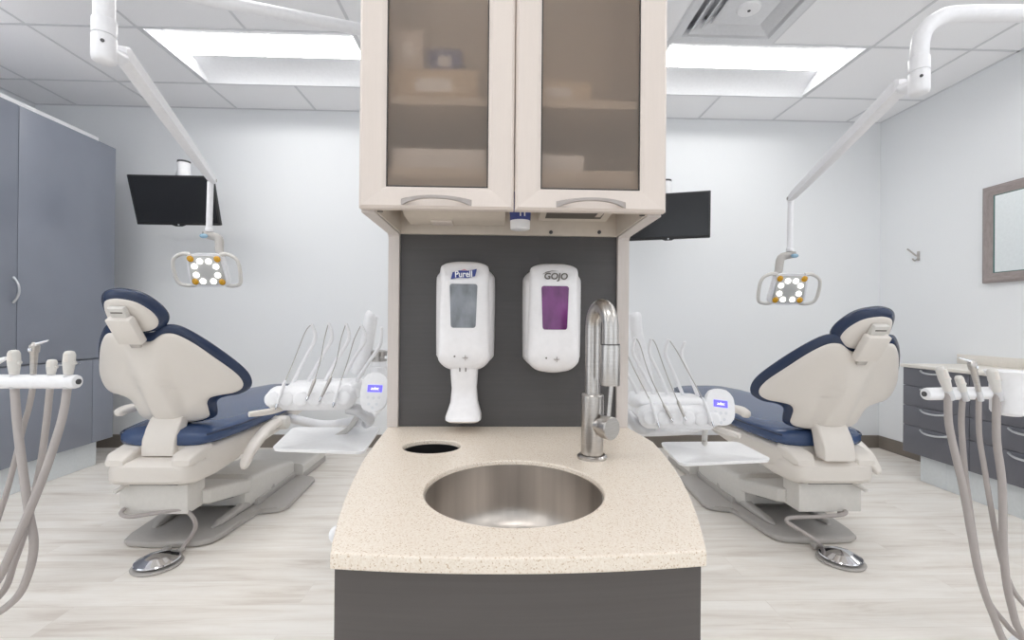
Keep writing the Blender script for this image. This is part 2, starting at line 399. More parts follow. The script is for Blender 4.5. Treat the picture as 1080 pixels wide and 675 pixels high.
MB().box((XL+.02, 1.40, ZT), (XF-.03, 3.16, ZT+.036), .004).build('top_rail', WHITE, ct, label='white rail along the top')
MB().box((XL+.02, 1.40, 0), (XF-.06, 3.20, ZB), .001).box((XF-.0605, 3.043, .01), (XF-.059, 3.047, ZB)).build('toe_kick', TOE, ct)

# ------------------------------------------------------------------ drawer cabinet at right
XD = 2.672
dc = thing('drawer_cabinet', (2.88, 2.2, 0), 'low grey drawer cabinet along the right wall', 'cabinet')
zt = W(964, 386.5, X=XD).z; zbot = .172; Y0 = 2.925
zz = [W(964, v, X=XD).z for v in (388, 407.3, 428.4, 449.6, 478.7)]
MB().box((XD+.02, .8, zbot), (XR-.014, Y0, zz[0]-.002)).build('carcass', CABR, dc)
cols = [Y0, W(1022.2, 460, X=XD).y, 1.93, 1.4]
for c0, c1 in zip(cols, cols[1:]):
    for j in range(4):
        d = MB().box((XD, c1+.002, zz[j+1]+.0015), (XD+.02, c0-.002, zz[j]-.0015), .001).build('drawer', CABR, dc)
        ym = (c0+c1)/2; zh = zz[j]-.014
        pull((XD, ym-.085, zh), (XD, ym+.085, zh), (-.028, 0, -.012), .006, d)
MB().box((XD-.012, .8, zz[0]), (XR-.002, Y0+.012, zz[0]+.02), .004).box((XR-.014, .8, zz[0]+.019), (XR-.002, 2.985, zz[0]+.082), .002).build('countertop', PALETOP, dc, label='pale top with a low upstand')
MB().box((XD+.055, .8, 0), (XR-.014, Y0-.07, zbot), .001).box((XD+.0535, 2.685, .01), (XD+.056, 2.689, zbot)).build('toe_kick', TOE, dc)

# ------------------------------------------------------------------ mirror and hook on the right wall
a = W(1038, 199, X=XR-.012); b2 = W(1038, 299, X=XR-.012)
mr = thing('wall_mirror', (XR, a.y-.3, b2.z), 'mirror in a grey washed wooden frame on the right wall', 'mirror')
y1_, y0_, z0_, z1_ = a.y, a.y-.62, b2.z, a.z
fw = .062
pr = [(0, 0), (0, -.022), (fw*.25, -.028), (fw*.8, -.020), (fw, -.016), (fw, 0)]
def frame_ring(b, y0, y1, z0, z1, pr):
    b.rings([[(XR+h, y0+i, z0+i), (XR+h, y1-i, z0+i), (XR+h, y1-i, z1-i), (XR+h, y0+i, z1-i)] for i, h in pr], cap=False, closed=True)
b = MB(); frame_ring(b, y0_, y1_, z0_, z1_, pr); b.build('frame', FRAMEM, mr, 20)
MB().box((XR-.0155, y0_+fw-.004, z0_+fw-.004), (XR-.004, y1_-fw+.004, z1_-fw+.004)).build('mirror_glass', MIRROR, mr)
b = MB(); frame_ring(b, y0_+fw-.001, y1_-fw+.001, z0_+fw-.001, z1_-fw+.001, [(0, -.012), (0, -.019), (.004, -.0185), (.004, -.012)]); b.build('glass_edge', TEALE, mr)
hk = thing('coat_hook', W(969, 275, X=XR), 'small brushed coat hook on the right wall', 'coat hook')
q = W(969, 270, X=XR); 
MB().box(q+Vector((-.006, -.011, -.035)), q+Vector((0, .011, .035)), .003).build('hook_plate', STEEL, hk)
MB().tube([q+Vector((-.004, 0, .0)), q+Vector((-.02, .002, .004)), q+Vector((-.045, .012, .03)), q+Vector((-.07, .02, .055))], [.006, .006, .0055, .006], 10, 5).build('upper_prong', STEEL, hk)
MB().tube([q+Vector((-.004, 0, -.022)), q+Vector((-.028, .004, -.034)), q+Vector((-.042, .006, -.018))], .0055, 10, 5).build('lower_prong', STEEL, hk)

# ------------------------------------------------------------------ centre column: panel, gables, wall cabinet
YP = 1.24; XG0, XG1 = -.297, .354; ZU = 1.236
col = thing('partition_column', (.0285, 1.3, .72), 'charcoal back panel between two pale gable ends above the sink counter', 'partition')
ZC = .7175   # counter top
MB().box((XG0+.030, YP, ZC+.0005), (XG1-.032, YP+.02, H-.01)).box((XG0+.030, YP+.09, ZC+.0005), (XG1-.032, YP+.11, H-.01)).build('back_panel', PANEL, col)
for x0, x1 in ((XG0, XG0+.029), (XG1-.031, XG1)):
    arc = [(YP-.012-.010*(1-math.cos(a)), ZU-.010+.010*math.sin(a)) for a in [PI/2*i/6 for i in range(7)]]
    poly = [(YP-.012, ZC+.0005)]+arc+[(.985, ZU), (.985, H-.01), (YP+.11, H-.01), (YP+.11, ZC+.0005)]
    MB().prism(poly, x0, x1, (1, 2, 0), .0012, 1).build('gable', GABLE, col)
YD = .958
wc = thing('wall_cabinet', (.0285, 1.1, ZU), 'greige wall cabinet with two frosted glass doors above the sink', 'wall cabinet')
xi0, xi1 = XG0+.030, XG1-.032; ZW1 = 2.15; ZF = 1.335
cb = MB()
cb.box((xi0, .985, ZF-.018), (xi1, YP-.001, ZF)).box((xi0, .985, ZW1-.018), (xi1, YP-.001, ZW1)).box((xi0, YP-.014, ZU+.002), (xi1, YP-.001, ZF-.018))
cb.box((xi0, YP-.006, ZF), (xi1, YP-.001, ZW1-.018)).box((xi0, .985, ZU+.003), (xi0+.004, YP-.014, ZW1)).box((xi1-.004, .985, ZU+.003), (xi1, YP-.014, ZW1))
cb.build('carcass', GREIGEIN, wc)
MB().box((xi0+.005, .995, 1.475), (xi1-.005, YP-.008, 1.493)).build('shelf', GREIGEIN, wc)
for x in (xi0+.004, xi1-.016):
    MB().box((x, .985, ZU+.002), (x+.012, .988, ZU+.004)).build('edge_strip', EDGE, wc)
for sx in (-.115, -.018): pass
for u in (581, 632):
    p = W(u, 245, Y=YP-.015); MB().lathe(p, [(.005, 0), (.005, .002), (.002, .003)], (0, -1, 0)).build('screw', DKGREY, wc)
XM = W(543, 150, Y=YD).x
def cab_door(x0, x1, zb):
    st_w, rail = .060, .056
    d = MB()
    prof = [(0, 0), (0, -.018), (.006, -.024), (.047, -.018), (.055, -.014), (.055, 0)]
    R = []
    for i, h in prof:
        k = i
        R.append([(x0+k, YD+.024+h, zb+k*.85), (x1-k, YD+.024+h, zb+k*.85), (x1-k, YD+.024+h, ZW1-k), (x0+k, YD+.024+h, ZW1-k)])
    d.rings(R, cap=False, closed=True)
    dd = d.build('door', GREIGE, wc, 12)
    MB().box((x0+.052, YD+.013, zb+.045), (x1-.052, YD+.017, ZW1-.05)).build('glass_pane', FROST, dd, label='frosted glass pane')
    g = MB()
    e = .0025
    R = [[(x0+.055+k, YD+h, zb+.0468+k), (x1-.055-k, YD+h, zb+.0468+k), (x1-.055-k, YD+h, ZW1-.055-k), (x0+.055+k, YD+h, ZW1-.055-k)] for k, h in ((0, .0125), (0, .0095), (e, .0095), (e, .0125))]
    g.rings(R, cap=False, closed=True); g.build('gasket', EDGE, dd)
    xm = (x0+x1)/2
    pts = []
    for i in range(13):
        t = i/12; pts.append(Vector((xm-.074+.148*t, YD+.004-.026*(1-abs(2*t-1)**2.6), zb+.012+.006*(1-(2*t-1)**2))))
    h = MB(); R = []
    for i, p in enumerate(pts):
        t = i/12; w_ = .003+.0035*abs(2*t-1)**3; th = .0035
        R.append([p+Vector((0, -th, -w_)), p+Vector((0, -th*1.3, 0)), p+Vector((0, -th, w_)), p+Vector((0, th, w_)), p+Vector((0, th*1.3, 0)), p+Vector((0, th, -w_))])
    h.rings(R); h.build('handle', PULLG, dd, 50, label='bowed satin handle')
zb0 = W(460, 219.5, Y=YD).z
cab_door(W(378.3, 150, Y=YD).x, XM-.0012, zb0); cab_door(XM+.0012, W(703.5, 150, Y=YD).x, zb0)
# things inside the cabinet (seen blurred through the glass)
sup = [('supply_carton', (-.25, 1.02, 1.4935), (.20, .17, .075), BEIGEBOX, 'wide pale carton on the shelf behind the left frosted door'),
       ('small_box', (-.165, 1.04, 1.569), (.075, .12, .055), BLUECUP, 'blue box on the pale carton behind the left frosted door'),
       ('carton', (-.245, 1.03, 1.569), (.07, .14, .09), GREIGE, 'cream box on the pale carton behind the left frosted door'),
       ('supply_box', (-.24, 1.01, ZF+.0005), (.21, .17, .05), WHITE, 'white flat box at the bottom behind the left frosted door'),
       ('carton', (.055, 1.02, 1.4935), (.15, .15, .055), BEIGEBOX, 'beige carton on the shelf behind the right frosted door'),
       ('flat_box', (.05, 1.02, ZF+.0005), (.14, .14, .045), WHITE, 'white box at the bottom behind the right frosted door')]
for nm, p, d, m_, lb in sup:
    t = thing(nm, (p[0]+d[0]/2, p[1]+d[1]/2, p[2]), lb, 'box')
    MB().box(p, (p[0]+d[0], p[1]+d[1], p[2]+d[2]), .002).build('carton_body', m_, t)
    MB().box((p[0]+d[0]*.3, p[1]-.0008, p[2]+d[2]*.3), (p[0]+d[0]*.7, p[1], p[2]+d[2]*.7)).build('printed_panel', WHITE if m_ is not WHITE else BUTT, t)
# under the cabinet: towel dispenser, cup dispenser, switch box
ZH = ZF-.0185
pa, pb = W(424, 232, Y=1.10).x, W(533, 232, Y=1.10).x
t = thing('paper_towel_dispenser', ((pa+pb)/2, 1.1, ZH-.06), 'flat beige paper towel dispenser fixed under the wall cabinet', 'paper towel dispenser')
MB().prism([(1.02, ZH), (1.02, ZH-.03), (1.035, ZH-.038), (1.10, ZH-.044), (1.12, ZH-.056), (1.20, ZH-.060), (1.21, ZH-.05), (1.21, ZH)], pa, pb, (1, 2, 0), .003).build('dispenser_body', GREIGEIN, t)
MB().box((pa+.06, 1.15, ZH-.063), (pa+.115, 1.20, ZH-.0555), .003).build('towel_end', GREIGE, t)
p = W(549, 232, Y=1.08)
t = thing('paper_cup', (p.x, p.y, ZH-.075), 'blue and white paper cup tucked under the wall cabinet', 'cup')
cz = W(549, 242, Y=1.10).z+.072
MB().lathe((p.x, 1.10, cz-.072), [(.022, 0), (.0235, .001), (.027, min(.11, ZH-cz+.072))]).build('cup_body', WHITE, t)
b = MB(); n = 28
b.lathe((p.x, 1.10, cz-.072), [(.0248, .020), (.0275, .085)], cap=False); b.build('blue_band', BLUECUP, t, label='blue printed band')
for dx in (-.006, .004): MB().box((p.x+dx+.004, 1.10-.0272, cz-.045), (p.x+dx+.007, 1.10-.0252, cz-.02)).build('white_mark', WHITE, t)
pa, pb = W(572, 232, Y=1.08).x, W(652, 232, Y=1.08).x
t = thing('fixture_box', ((pa+pb)/2, 1.1, ZH-.05), 'beige box with a dark slot fixed under the wall cabinet at right', 'fixture')
MB().prism([(1.03, ZH), (1.03, ZH-.022), (1.05, ZH-.032), (1.20, ZH-.045), (1.215, ZH-.035), (1.215, ZH)], pa, pb, (1, 2, 0), .003).build('fixture_body', GREIGEIN, t)
zl = lambda y: ZH-.032-(y-1.05)*.0867
b = MB(); b.rings([[(pa+.016, 1.09, zl(1.09)-.001), (pb-.022, 1.09, zl(1.09)-.001), (pb-.022, 1.175, zl(1.175)-.001), (pa+.016, 1.175, zl(1.175)-.001)], [(pa+.016, 1.09, zl(1.09)+.002), (pb-.022, 1.09, zl(1.09)+.002), (pb-.022, 1.175, zl(1.175)+.002), (pa+.016, 1.175, zl(1.175)+.002)]]); b.build('dark_window', PRINTG, t)
MB().box((pb-.04, 1.10, zl(1.10)-.006), (pb-.026, 1.165, zl(1.165)-.0005), .002).build('switch', GREIGEIN, t)
MB().box((pa-.012, 1.06, ZH-.03), (pa-.002, 1.10, ZH), .002).build('bracket', STEEL, t)

# ------------------------------------------------------------------ counter, sink, base cabinet
def cpt(u, v): p = W(u, v, z=ZC); return (p.x, p.y)
left = [cpt(*q) for q in ((409.5, 449.8), (395, 468), (383, 485), (372.5, 505), (363, 527), (356, 549), (350.5, 570), (348.2, 583))]
right = [cpt(*q) for q in ((745.2, 580.5), (741, 562), (734.5, 540), (727, 521), (718, 503.5), (705, 484), (689, 466), (661, 449.8))]
left = [(left[0][0], YP+.112)]+left; right = right+[(right[-1][0], YP+.112)]
fl, fr = left[-1], right[0]; yf = W(543, 588.5, z=ZC).y
front = []
for i in range(1, 16):
    t = i/16; front.append((fl[0]+(fr[0]-fl[0])*t, (fl[1]*(1-t)+fr[1]*t)-((fl[1]+fr[1])/2-yf)*(1-(2*t-1)**2)))
outer = left+front+right
def circ(cx, cy, rx, ry=None, n=72): return [(cx+rx*math.cos(2*PI*k/n), cy+(ry or rx)*math.sin(2*PI*k/n)) for k in range(n)]
SC = (.029, .787); SR = .153; TC = (-.150, 1.047); TR = (.0655, .056)
ctp = thing('countertop', (.03, .9, ZC-.02), 'speckled beige countertop with bowed sides and a round sink opening', 'countertop')
MB().add(plate(outer, [circ(*SC, SR), circ(*TC, *TR)], ZC-.021, ZC, .0028)).build('slab', STONE, ctp)
b = MB(); b.rings([[(x, y, z) for x, y in circ(*TC, TR[0]+e, TR[1]+e)] for e, z in ((-.0025, ZC-.010), (-.0025, ZC-.25), (-.0005, ZC-.25), (-.0005, ZC-.010))], cap=False, closed=True)
b.rings([[(x, y, ZC-.25) for x, y in circ(*TC, TR[0]+.002, TR[1]+.002)], [(x, y, ZC-.252) for x, y in circ(*TC, TR[0]+.002, TR[1]+.002)]]); b.build('waste_chute', BLACK, ctp, label='dark round waste chute')
sk = thing('sink', (SC[0], SC[1], ZC-.16), 'round brushed steel sink basin set under the beige countertop', 'sink')
pr = [(SR+.012, -.0215), (SR-.0003, -.0213), (SR-.0005, -.008), (SR-.0025, -.008), (SR-.0028, -.03), (SR-.003, -.09), (SR-.012, -.118), (SR-.035, -.134), (.06, -.140), (.028, -.143), (.028, -.146), (.06, -.143), (SR-.034, -.137), (SR-.010, -.120), (SR-.0005, -.09), (SR+.0025, -.03), (SR+.012, -.0235)]
b = MB(); b.rings([[(x, y, ZC+z) for x, y in circ(*SC, r, n=64)] for r, z in pr], cap=False, closed=True); b.build('basin', SINKM, sk, 50)
MB().lathe((SC[0], SC[1], ZC-.145), [(.027, 0), (.027, .003), (.02, .002), (.018, .0005)]).build('drain', CHROME, sk)
ins = .010
cx_ = sum(p[0] for p in outer)/len(outer)
def inset(p): return (p[0]+(ins if p[0] < cx_-.1 else -ins if p[0] > cx_+.1 else (cx_-p[0])*.1*ins/.01*.1), p[1]+.012)
bc = thing('sink_cabinet', (.03, .9, 0), 'charcoal base cabinet with a bowed front under the sink counter', 'cabinet')
iy = [(p[0]+.0015, p[1]+(.012 if p[1] < .62 else 0)) for p in left]+[(fl[0]+.0015+(fr[0]-fl[0]-.003)*i/16, f[1]+.012) for i, f in zip(range(1, 16), front)]+[(p[0]-.0015, p[1]+(.012 if p[1] < .62 else 0)) for p in right]
iy[0] = (iy[0][0], YP+.088); iy[-1] = (iy[-1][0], YP+.088)
inn = [(p[0]*.94+.03*.06, .93+(p[1]-.93)*.955) for p in iy]
b = MB(); b.rings([[(x, y, z) for x, y in L_] for L_, z in ((iy, .09), (iy, ZC-.0215), (inn, ZC-.0215), (inn, .11))], cap=False); b.bm.faces.new([b.bm.verts.new((x, y, .11)) for x, y in inn]); b.build('body', BASEC, bc, 25)
b = MB(); b.prism([(p[0]*.93+.002, .93+(p[1]-.93)*.90) for p in iy], 0, .09); b.build('plinth', EDGE, bc)
q = W(353, 549, Y=.69)
MB().ball((q.x+.002, q.y, ZC-.034), .010, (1, 1.2, 1.2)).build('side_bumper', WHITE, bc)
# faucet
fp = W(625, 483.5, z=ZC); FX, FY = fp.x, fp.y+.006
fa = thing('faucet', (FX, FY, ZC), 'brushed steel gooseneck faucet with a side lever at the counter', 'faucet')
MB().lathe((FX, FY, ZC), [(.0315, 0), (.0315, .004), (.027, .008), (.027, .006)], n=36).build('base_ring', STEEL, fa)
MB().lathe((FX, FY, ZC+.005), [(.0235, 0), (.0235, .128), (.022, .130), (.0185, .1305)], n=36).build('body', STEEL, fa)
tp = W(628, 322.5, Y=FY-.04).z-ZC   # centre of the arc above the counter
sw = Vector((.016, -.085, 0))
path = [Vector((FX, FY, ZC+.13)), Vector((FX, FY, ZC+.22)), Vector((FX, FY, ZC+tp-.045))]
for i in range(1, 13):
    a = PI*i/12; path.append(Vector((FX, FY, ZC+tp-.045))+sw*(.5-.5*math.cos(a))+Vector((0, 0, .043*math.sin(a))))
end = path[-1]
MB().tube(path+[end-Vector((0, 0, .032))], .0160, 20).build('spout', STEEL, fa, 60)
MB().lathe(end-Vector((0, 0, .110)), [(.0185, 0), (.0190, .003), (.0190, .074), (.0182, .078)], n=32).build('spray_head', STEEL, fa)
MB().lathe(end-Vector((0, 0, .0323)), [(.0184, 0), (.0184, .002)], n=32).build('seam_ring', EDGE, fa)
q = Vector((FX, FY, ZC+.072)); ax = Vector((.55, -.83, 0))
MB().lathe(q+ax*.012, [(.0165, 0), (.0165, .020), (.0155, .021), (.0225, .0215), (.0235, .024), (.0235, .042), (.022, .044)], ax, n=32).build('lever_hub', STEEL, fa)
MB().tube([q+ax*.044+Vector((0, 0, .012)), q+ax*.042+Vector((.004, 0, .03)), q+ax*.040+Vector((.010, 0, .092))], [.0045, .0045, .005], 12).build('lever', STEEL, fa)

# ------------------------------------------------------------------ dispensers on the panel
def dispenser(u, v, name, label, logo):
    c = W(u, v, Y=1.16); cx, cz = c.x, c.z
    M = lambda a, s, h: (cx+a*1.065, YP-h, cz+s*1.065)
    t = thing(name, (cx, YP, cz-.135), label, 'soap dispenser' if logo == 'G' else 'sanitizer dispenser')
    def prof(b_, top):
        return lambda tt, a, s: b_+(top-b_)*(1-tt**5)**.45
    side = [(0, .121), (.032, .124), (.055, .118), (.070, .104), (.0735, .088), (.0735, 0), (.0725, -.09), (.070, -.104), (.05, -.122), (.025, -.131), (0, -.133)]
    full = side+[(-a, s) for a, s in side[-2:0:-1]]
    MB().slab(full, (0, 0), M, lambda tt, a, s: 0, prof(.0, .078)).build('housing', DISP, t, 50)
    fs = [(0, .133), (.027, .132), (.050, .126), (.059, .113), (.061, .06), (.0625, 0), (.0635, -.09), (.061, -.110), (.044, -.126), (.022, -.132), (0, -.134)]
    ff = fs+[(-a, s) for a, s in fs[-2:0:-1]]
    MB().slab(ff, (0, 0), M, lambda tt, a, s: .055, prof(.055, .090)).build('front_cover', DISP, t, 50)
    ws = [(-.033, .078), (0, .081), (.033, .078), (.031, .03), (.030, -.028), (0, -.032), (-.030, -.028), (-.031, .03)]
    MB().prism([p for p in rrect(.062, .104, .006)], .0885, .0910, (0, 1, 2)).build('window', WINPUR if logo == 'G' else WINGREY, t, label='purple soap window' if logo == 'G' else 'grey gel window')
    w = t.children[-1]
    for vv in w.data.vertices:
        x, y, z = vv.co+wloc(w); taper = 1+.06*(y/.052)
        vv.co = Vector(M(x*taper, y+.024, z))-wloc(w)
    F = lambda a, s, h=.0902: M(a, s, h)
    b = MB()
    if logo == 'P':
        bd = [(-.030, .087), (-.026, .103), (-.010, .1075), (.010, .107), (.031, .1115), (.027, .0945), (.010, .090), (-.012, .0905)]
        o_ = [(a, s) for a, s in bd]
        b.prism([(cx+a*1.065, cz+s*1.065) for a, s in o_], YP-.0925, YP-.089, (0, 2, 1)); b.build('badge', PURELL, t)
        MB().add(text_mesh('Purell', .0225, frame_M(F(0, .0985, .0927), (1, 0, .03), (0, 0, 1)), .0003, .0004, .86)).build('badge_text', WHITE, t)
        MB().prism([(cx-.007, cz+.1145), (cx+.002, cz+.118), (cx+.010, cz+.1142), (cx+.002, cz+.116)], YP-.0925, YP-.090, (0, 2, 1)).build('badge_arc', PINK, t)
    else:
        MB().add(text_mesh('GOJO', .0225, frame_M(F(.001, .0985, .0907), (1, 0, -.01), (0, 0, 1)), .0006, .0005, 1.02, .12)).build('printed_name', PRINTG, t)
        pts = [(-.031, .1035), (-.022, .1095), (-.008, .1125), (.008, .1115), (-.008, .1110), (-.021, .1075)]
        MB().prism([(cx+a*1.065, cz+s*1.065) for a, s in pts], YP-.0913, YP-.0895, (0, 2, 1)).build('printed_swoosh', PRINTG, t)
    MB().lathe(F(-.020, -.096, .0885), [(.0022, 0), (.0022, .0015)], (0, -1, 0), 12).build('indicator', PRINTG, t)
    cz -= .006; b = MB(); b.box((cx-.002, YP-.0905, cz-.100), (cx+.013, YP-.0885, cz-.0985)).box((cx+.005, YP-.0905, cz-.106), (cx+.0065, YP-.0885, cz-.093)); b.prism([(cx+.0, cz-.103), (cx+.0055, cz-.096), (cx+.011, cz-.103), (cx+.0055, cz-.100)], YP-.0906, YP-.0886, (0, 2, 1)); b.build('icon', PULLG, t); cz += .006
    return t, cx, cz
t, cx, cz = dispenser(489, 333.3, 'sanitizer_dispenser', 'white hand sanitizer dispenser with blue badge and drip tray on the charcoal panel', 'P')
b = MB(); R = []
for s_, hw, d0, d1 in ((-.124, .0365, .0, .075), (-.15, .0355, 0, .07), (-.19, .033, 0, .058), (-.225, .036, 0, .058), (-.245, .042, 0, .075), (-.258, .046, 0, .092), (-.266, .046, 0, .095), (-.271, .040, 0, .088)):
    ring = []
    for k in range(24):
        a = 2*PI*k/24; c_, s2 = math.cos(a), math.sin(a)
        ring.append((cx+hw*math.copysign(abs(c_)**.5, c_), YP-(d0+d1)/2-(d1-d0)/2*math.copysign(abs(s2)**.5, s2), cz+s_))
    R.append(ring)
b.rings(R); b.build('drip_tray', DISP, t, 50)
for dx in (-.009, .006): MB().box((cx+dx-.0012, YP-.0755, cz-.142), (cx+dx+.0012, YP-.071, cz-.132)).build('slot', PRINTG, t)
dispenser(584.8, 335.3, 'soap_dispenser', 'white hand soap dispenser with purple window on the charcoal panel beside the faucet', 'G')

# ------------------------------------------------------------------ dental chairs
def chair(X0, sg, bt, tp, hb_, ht_, label, inner_up, outer_up):
    """X0: centre line; sg: +1 when the room's middle lies on the +X side"""
    t = thing('dental_chair', (X0, 2.5, 0), label, 'dental chair')
    # floor base
    bs = [(-.205, 2.104), (-.19, 2.06), (-.15, 2.035), (-.05, 2.028), (.05, 2.028), (.15, 2.035), (.19, 2.06), (.208, 2.12), (.215, 2.25), (.222, 2.37), (.24, 2.383), (.32, 2.386), (.347, 2.41), (.352, 2.45), (.335, 2.83), (.31, 2.87), (.207, 2.915)]
    poly = [(X0+a, y) for a, y in bs[7:]]+[(X0-a, y) for a, y in bs[7:][::-1]]+[(X0+a, y) for a, y in bs[1:7]]
    poly = poly[:len(poly)]
    MB().prism(poly, .004, .030, r=.010, seg=3).build('base_plate', BASEM, t, 50)
    for s in (-1, 1):
        MB().loft([(X0+s*.135, 2.16, .034, .010, .004, 3), (X0+s*.14, 2.2, .040, .022, .012, 3), (X0+s*.165, 2.5, .055, .026, .026, 3), (X0+s*.18, 2.6, .06, .024, .03, 3)], 16).build('rib', BASEM, t, 60)
    # floor box at the toe end
    MB().loft([(X0, 2.88, .02, .18, .0195, 6), (X0, 2.9, .05, .235, .049, 8), (X0, 3.26, .045, .235, .044, 8), (X0, 3.29, .03, .21, .029, 6)]).build('floor_box', SHELLG, t)
    MB().box((X0-.238, 2.905, .003), (X0+.238, 3.27, .042), .006).build('floor_box_skirt', GREYP, t)
    # lift
    MB().loft([(X0, 2.36, .11, .17, .055, 7), (X0, 2.40, .115, .19, .085, 8), (X0, 2.55, .108, .20, .08, 8), (X0, 2.80, .085, .20, .058, 8), (X0, 2.87, .08, .19, .05, 6)]).build('lift_body', SHELLG, t)
    MB().box((X0-.206, 2.42, .028), (X0+.206, 2.86, .062), .006).build('lift_skirt', GREYP, t)
    MB().loft([(X0, 2.06, .212, .150, .034, 8), (X0, 2.085, .208, .170, .038, 9), (X0, 2.45, .130, .186, .038, 9), (X0, 2.52, .115, .185, .036, 8)]).build('lift_arm', SHELLG, t)
    MB().loft([(X0, 2.10, .165, .10, .015, 5), (X0, 2.45, .085, .12, .015, 5)]).build('lift_arm_underside', DKGREY, t)
    MB().box((X0-.142, 1.972, .172), (X0+.142, 2.09, .300), .007).build('rear_cover', SHELLG, t)
    MB().box((X0-.10, 1.97, .296), (X0+.10, 2.08, .312), .002).build('pivot_gap', BLACK, t)
    MB().tube([(X0-sg*.10, 1.985, .303), (X0-sg*.112, 1.96, .297), (X0-sg*.124, 1.925, .284)], [.008, .009, .009], 10, 4).build('release_lever', SHELLG, t)
    # seat
    rs = []
    for y, hw, z0, z1 in ((1.930, .135, .325, .385), (1.945, .165, .308, .400), (1.975, .186, .300, .408), (2.10, .195, .298, .414), (2.26, .20, .315, .42), (2.30, .19, .34, .42)):
        rs.append((X0, y, (z0+z1)/2, hw, (z1-z0)/2, 6))
    MB().loft(rs, 40).build('rear_housing', SHELL, t)
    for s in (-1, 1):
        MB().loft([(X0+s*.135, 1.935, .40, .036, .012, 4), (X0+s*.135, 1.96, .41, .05, .026, 5), (X0+s*.14, 2.06, .43, .048, .03, 5)], 20).build('housing_shoulder', SHELL, t)
    pn = []
    for y, hw, z0, z1 in ((2.02, .185, .33, .45), (2.10, .20, .32, .46), (2.35, .215, .325, .468), (2.65, .225, .36, .475), (2.95, .22, .42, .48), (3.15, .20, .46, .49)):
        pn.append((X0, y, (z0+z1)/2, hw, (z1-z0)/2, 5))
    MB().loft(pn, 40).build('seat_pan', SHELL, t)
    cs = []
    for y, hw, z0, z1, e in ((2.010, .13, .455, .500, 3), (2.03, .185, .445, .518, 3.2), (2.08, .212, .443, .527, 3.5), (2.25, .245, .448, .532, 3.6), (2.5, .262, .458, .540, 3.6), (2.8, .262, .466, .548, 3.6), (3.10, .235, .474, .552, 3.6), (3.26, .20, .48, .55, 3.2), (3.31, .14, .495, .54, 3)):
        cs.append((X0, y, (z0+z1)/2, hw, (z1-z0)/2, e))
    sc_ = MB().loft(cs, 44).build('seat_cushion', BLUES, t, 60)
    p_ = MB()
    for s in (-1, 1):
        p_.tube([(X0+s*(hw*.985), y, z1-.024) for _, y, _, hw, _, _ in [] ] or [(X0+s*c[3]*.992, c[1], c[2]+c[4]*.45) for c in cs[1:-1]], .004, 8, 4)
    p_.build('piping', BLUE, sc_)
    # backrest: a frame in the chair's middle plane
    B = W(*bt, X=X0); A = W(*tp, X=X0); e = (A-B).normalized(); nf = Vector((0, e.z, -e.y)); K = .80
    M = lambda a, s, h: Vector((X0+a, B.y, B.z))+e*s+nf*(K*a*a+h)
    so = [(0, .377), (.04, .378), (.072, .398), (.100, .411), (.140, .402), (.190, .350), (.240, .272), (.290, .185), (.307, .130), (.300, .096), (.272, .081), (.225, .082), (.180, .076), (.160, .052), (.156, .015), (.150, -.022), (.11, -.040), (0, -.045)]
    so = so+[(-a, s) for a, s in so[-2:0:-1]]
    ridge = lambda a, s: -.030*math.exp(-((a/.066)**6))*min(1, max(0, (.36-s)/.15))
    MB().slab(so, (0, .2), M, lambda tt, a, s: .018-(.016)*(1-tt**8)**.5+ridge(a, s)*(1-tt**6), lambda tt, a, s: .018, 12, 144).build('backrest_shell', SHELL, t, 60)
    co = [(0, .408), (.045, .410), (.070, .428), (.105, .441), (.150, .428), (.205, .370), (.262, .285), (.312, .190), (.329, .125), (.318, .076), (.280, .056), (.23, .057), (.195, .048), (.180, .026), (.174, -.010), (.162, -.042), (.11, -.060), (0, -.066)]
    co = co+[(-a, s) for a, s in co[-2:0:-1]]
    MB().slab(co, (0, .2), M, lambda tt, a, s: .040-.022*(1-tt**8)**.5, lambda tt, a, s: .040+.034*(1-tt**4)**.5, 10, 144).build('backrest_cushion', BLUE, t, 60)
    # back support
    yb, zb = B.y, B.z
    pf = [(yb+.012, zb+.02), (yb-.020, zb-.004), (yb-.044, zb-.04), (yb-.060, zb-.085), (yb-.068, zb-.12), (yb-.066, .415), (yb-.005, .415), (yb-.008, zb-.10), (yb+.006, zb-.04), (yb+.04, zb+.0)]
    MB().prism(pf, X0-.069, X0+.069, (1, 2, 0), .008, 3).build('back_support', SHELL, t, 50)
    # headrest
    Bh = W(*hb_, X=X0); Ah = W(*ht_, X=X0); eh = (Ah-Bh).normalized(); nh = Vector((0, eh.z, -eh.y))
    Mh = lambda a, s, h: Vector((X0+a, Bh.y, Bh.z))+eh*s+nh*(2.4*a*a+h)
    ho = [(0, -.007), (.05, -.006), (.080, .000), (.101, .014), (.114, .036), (.117, .062), (.110, .098), (.094, .137), (.074, .166), (.044, .186), (0, .196)]
    ho = ho+[(-a, s) for a, s in ho[-2:0:-1]]
    hc_ = MB().slab(ho, (0, .09), Mh, lambda tt, a, s: .030-.024*(1-tt**8)**.5, lambda tt, a, s: .030+.036*(1-tt**4)**.5, 10, 112).build('headrest', BLUE, t, 60)
    hs = [(a*.83, .012+s*.83 if s < .1 else .012+s*.80) for a, s in ho]
    MB().slab(hs, (0, .09), Mh, lambda tt, a, s: .012-.012*(1-tt**8)**.5, lambda tt, a, s: .012, 8, 96).build('headrest_shell', SHELL, hc_, 60)
    br = MB()
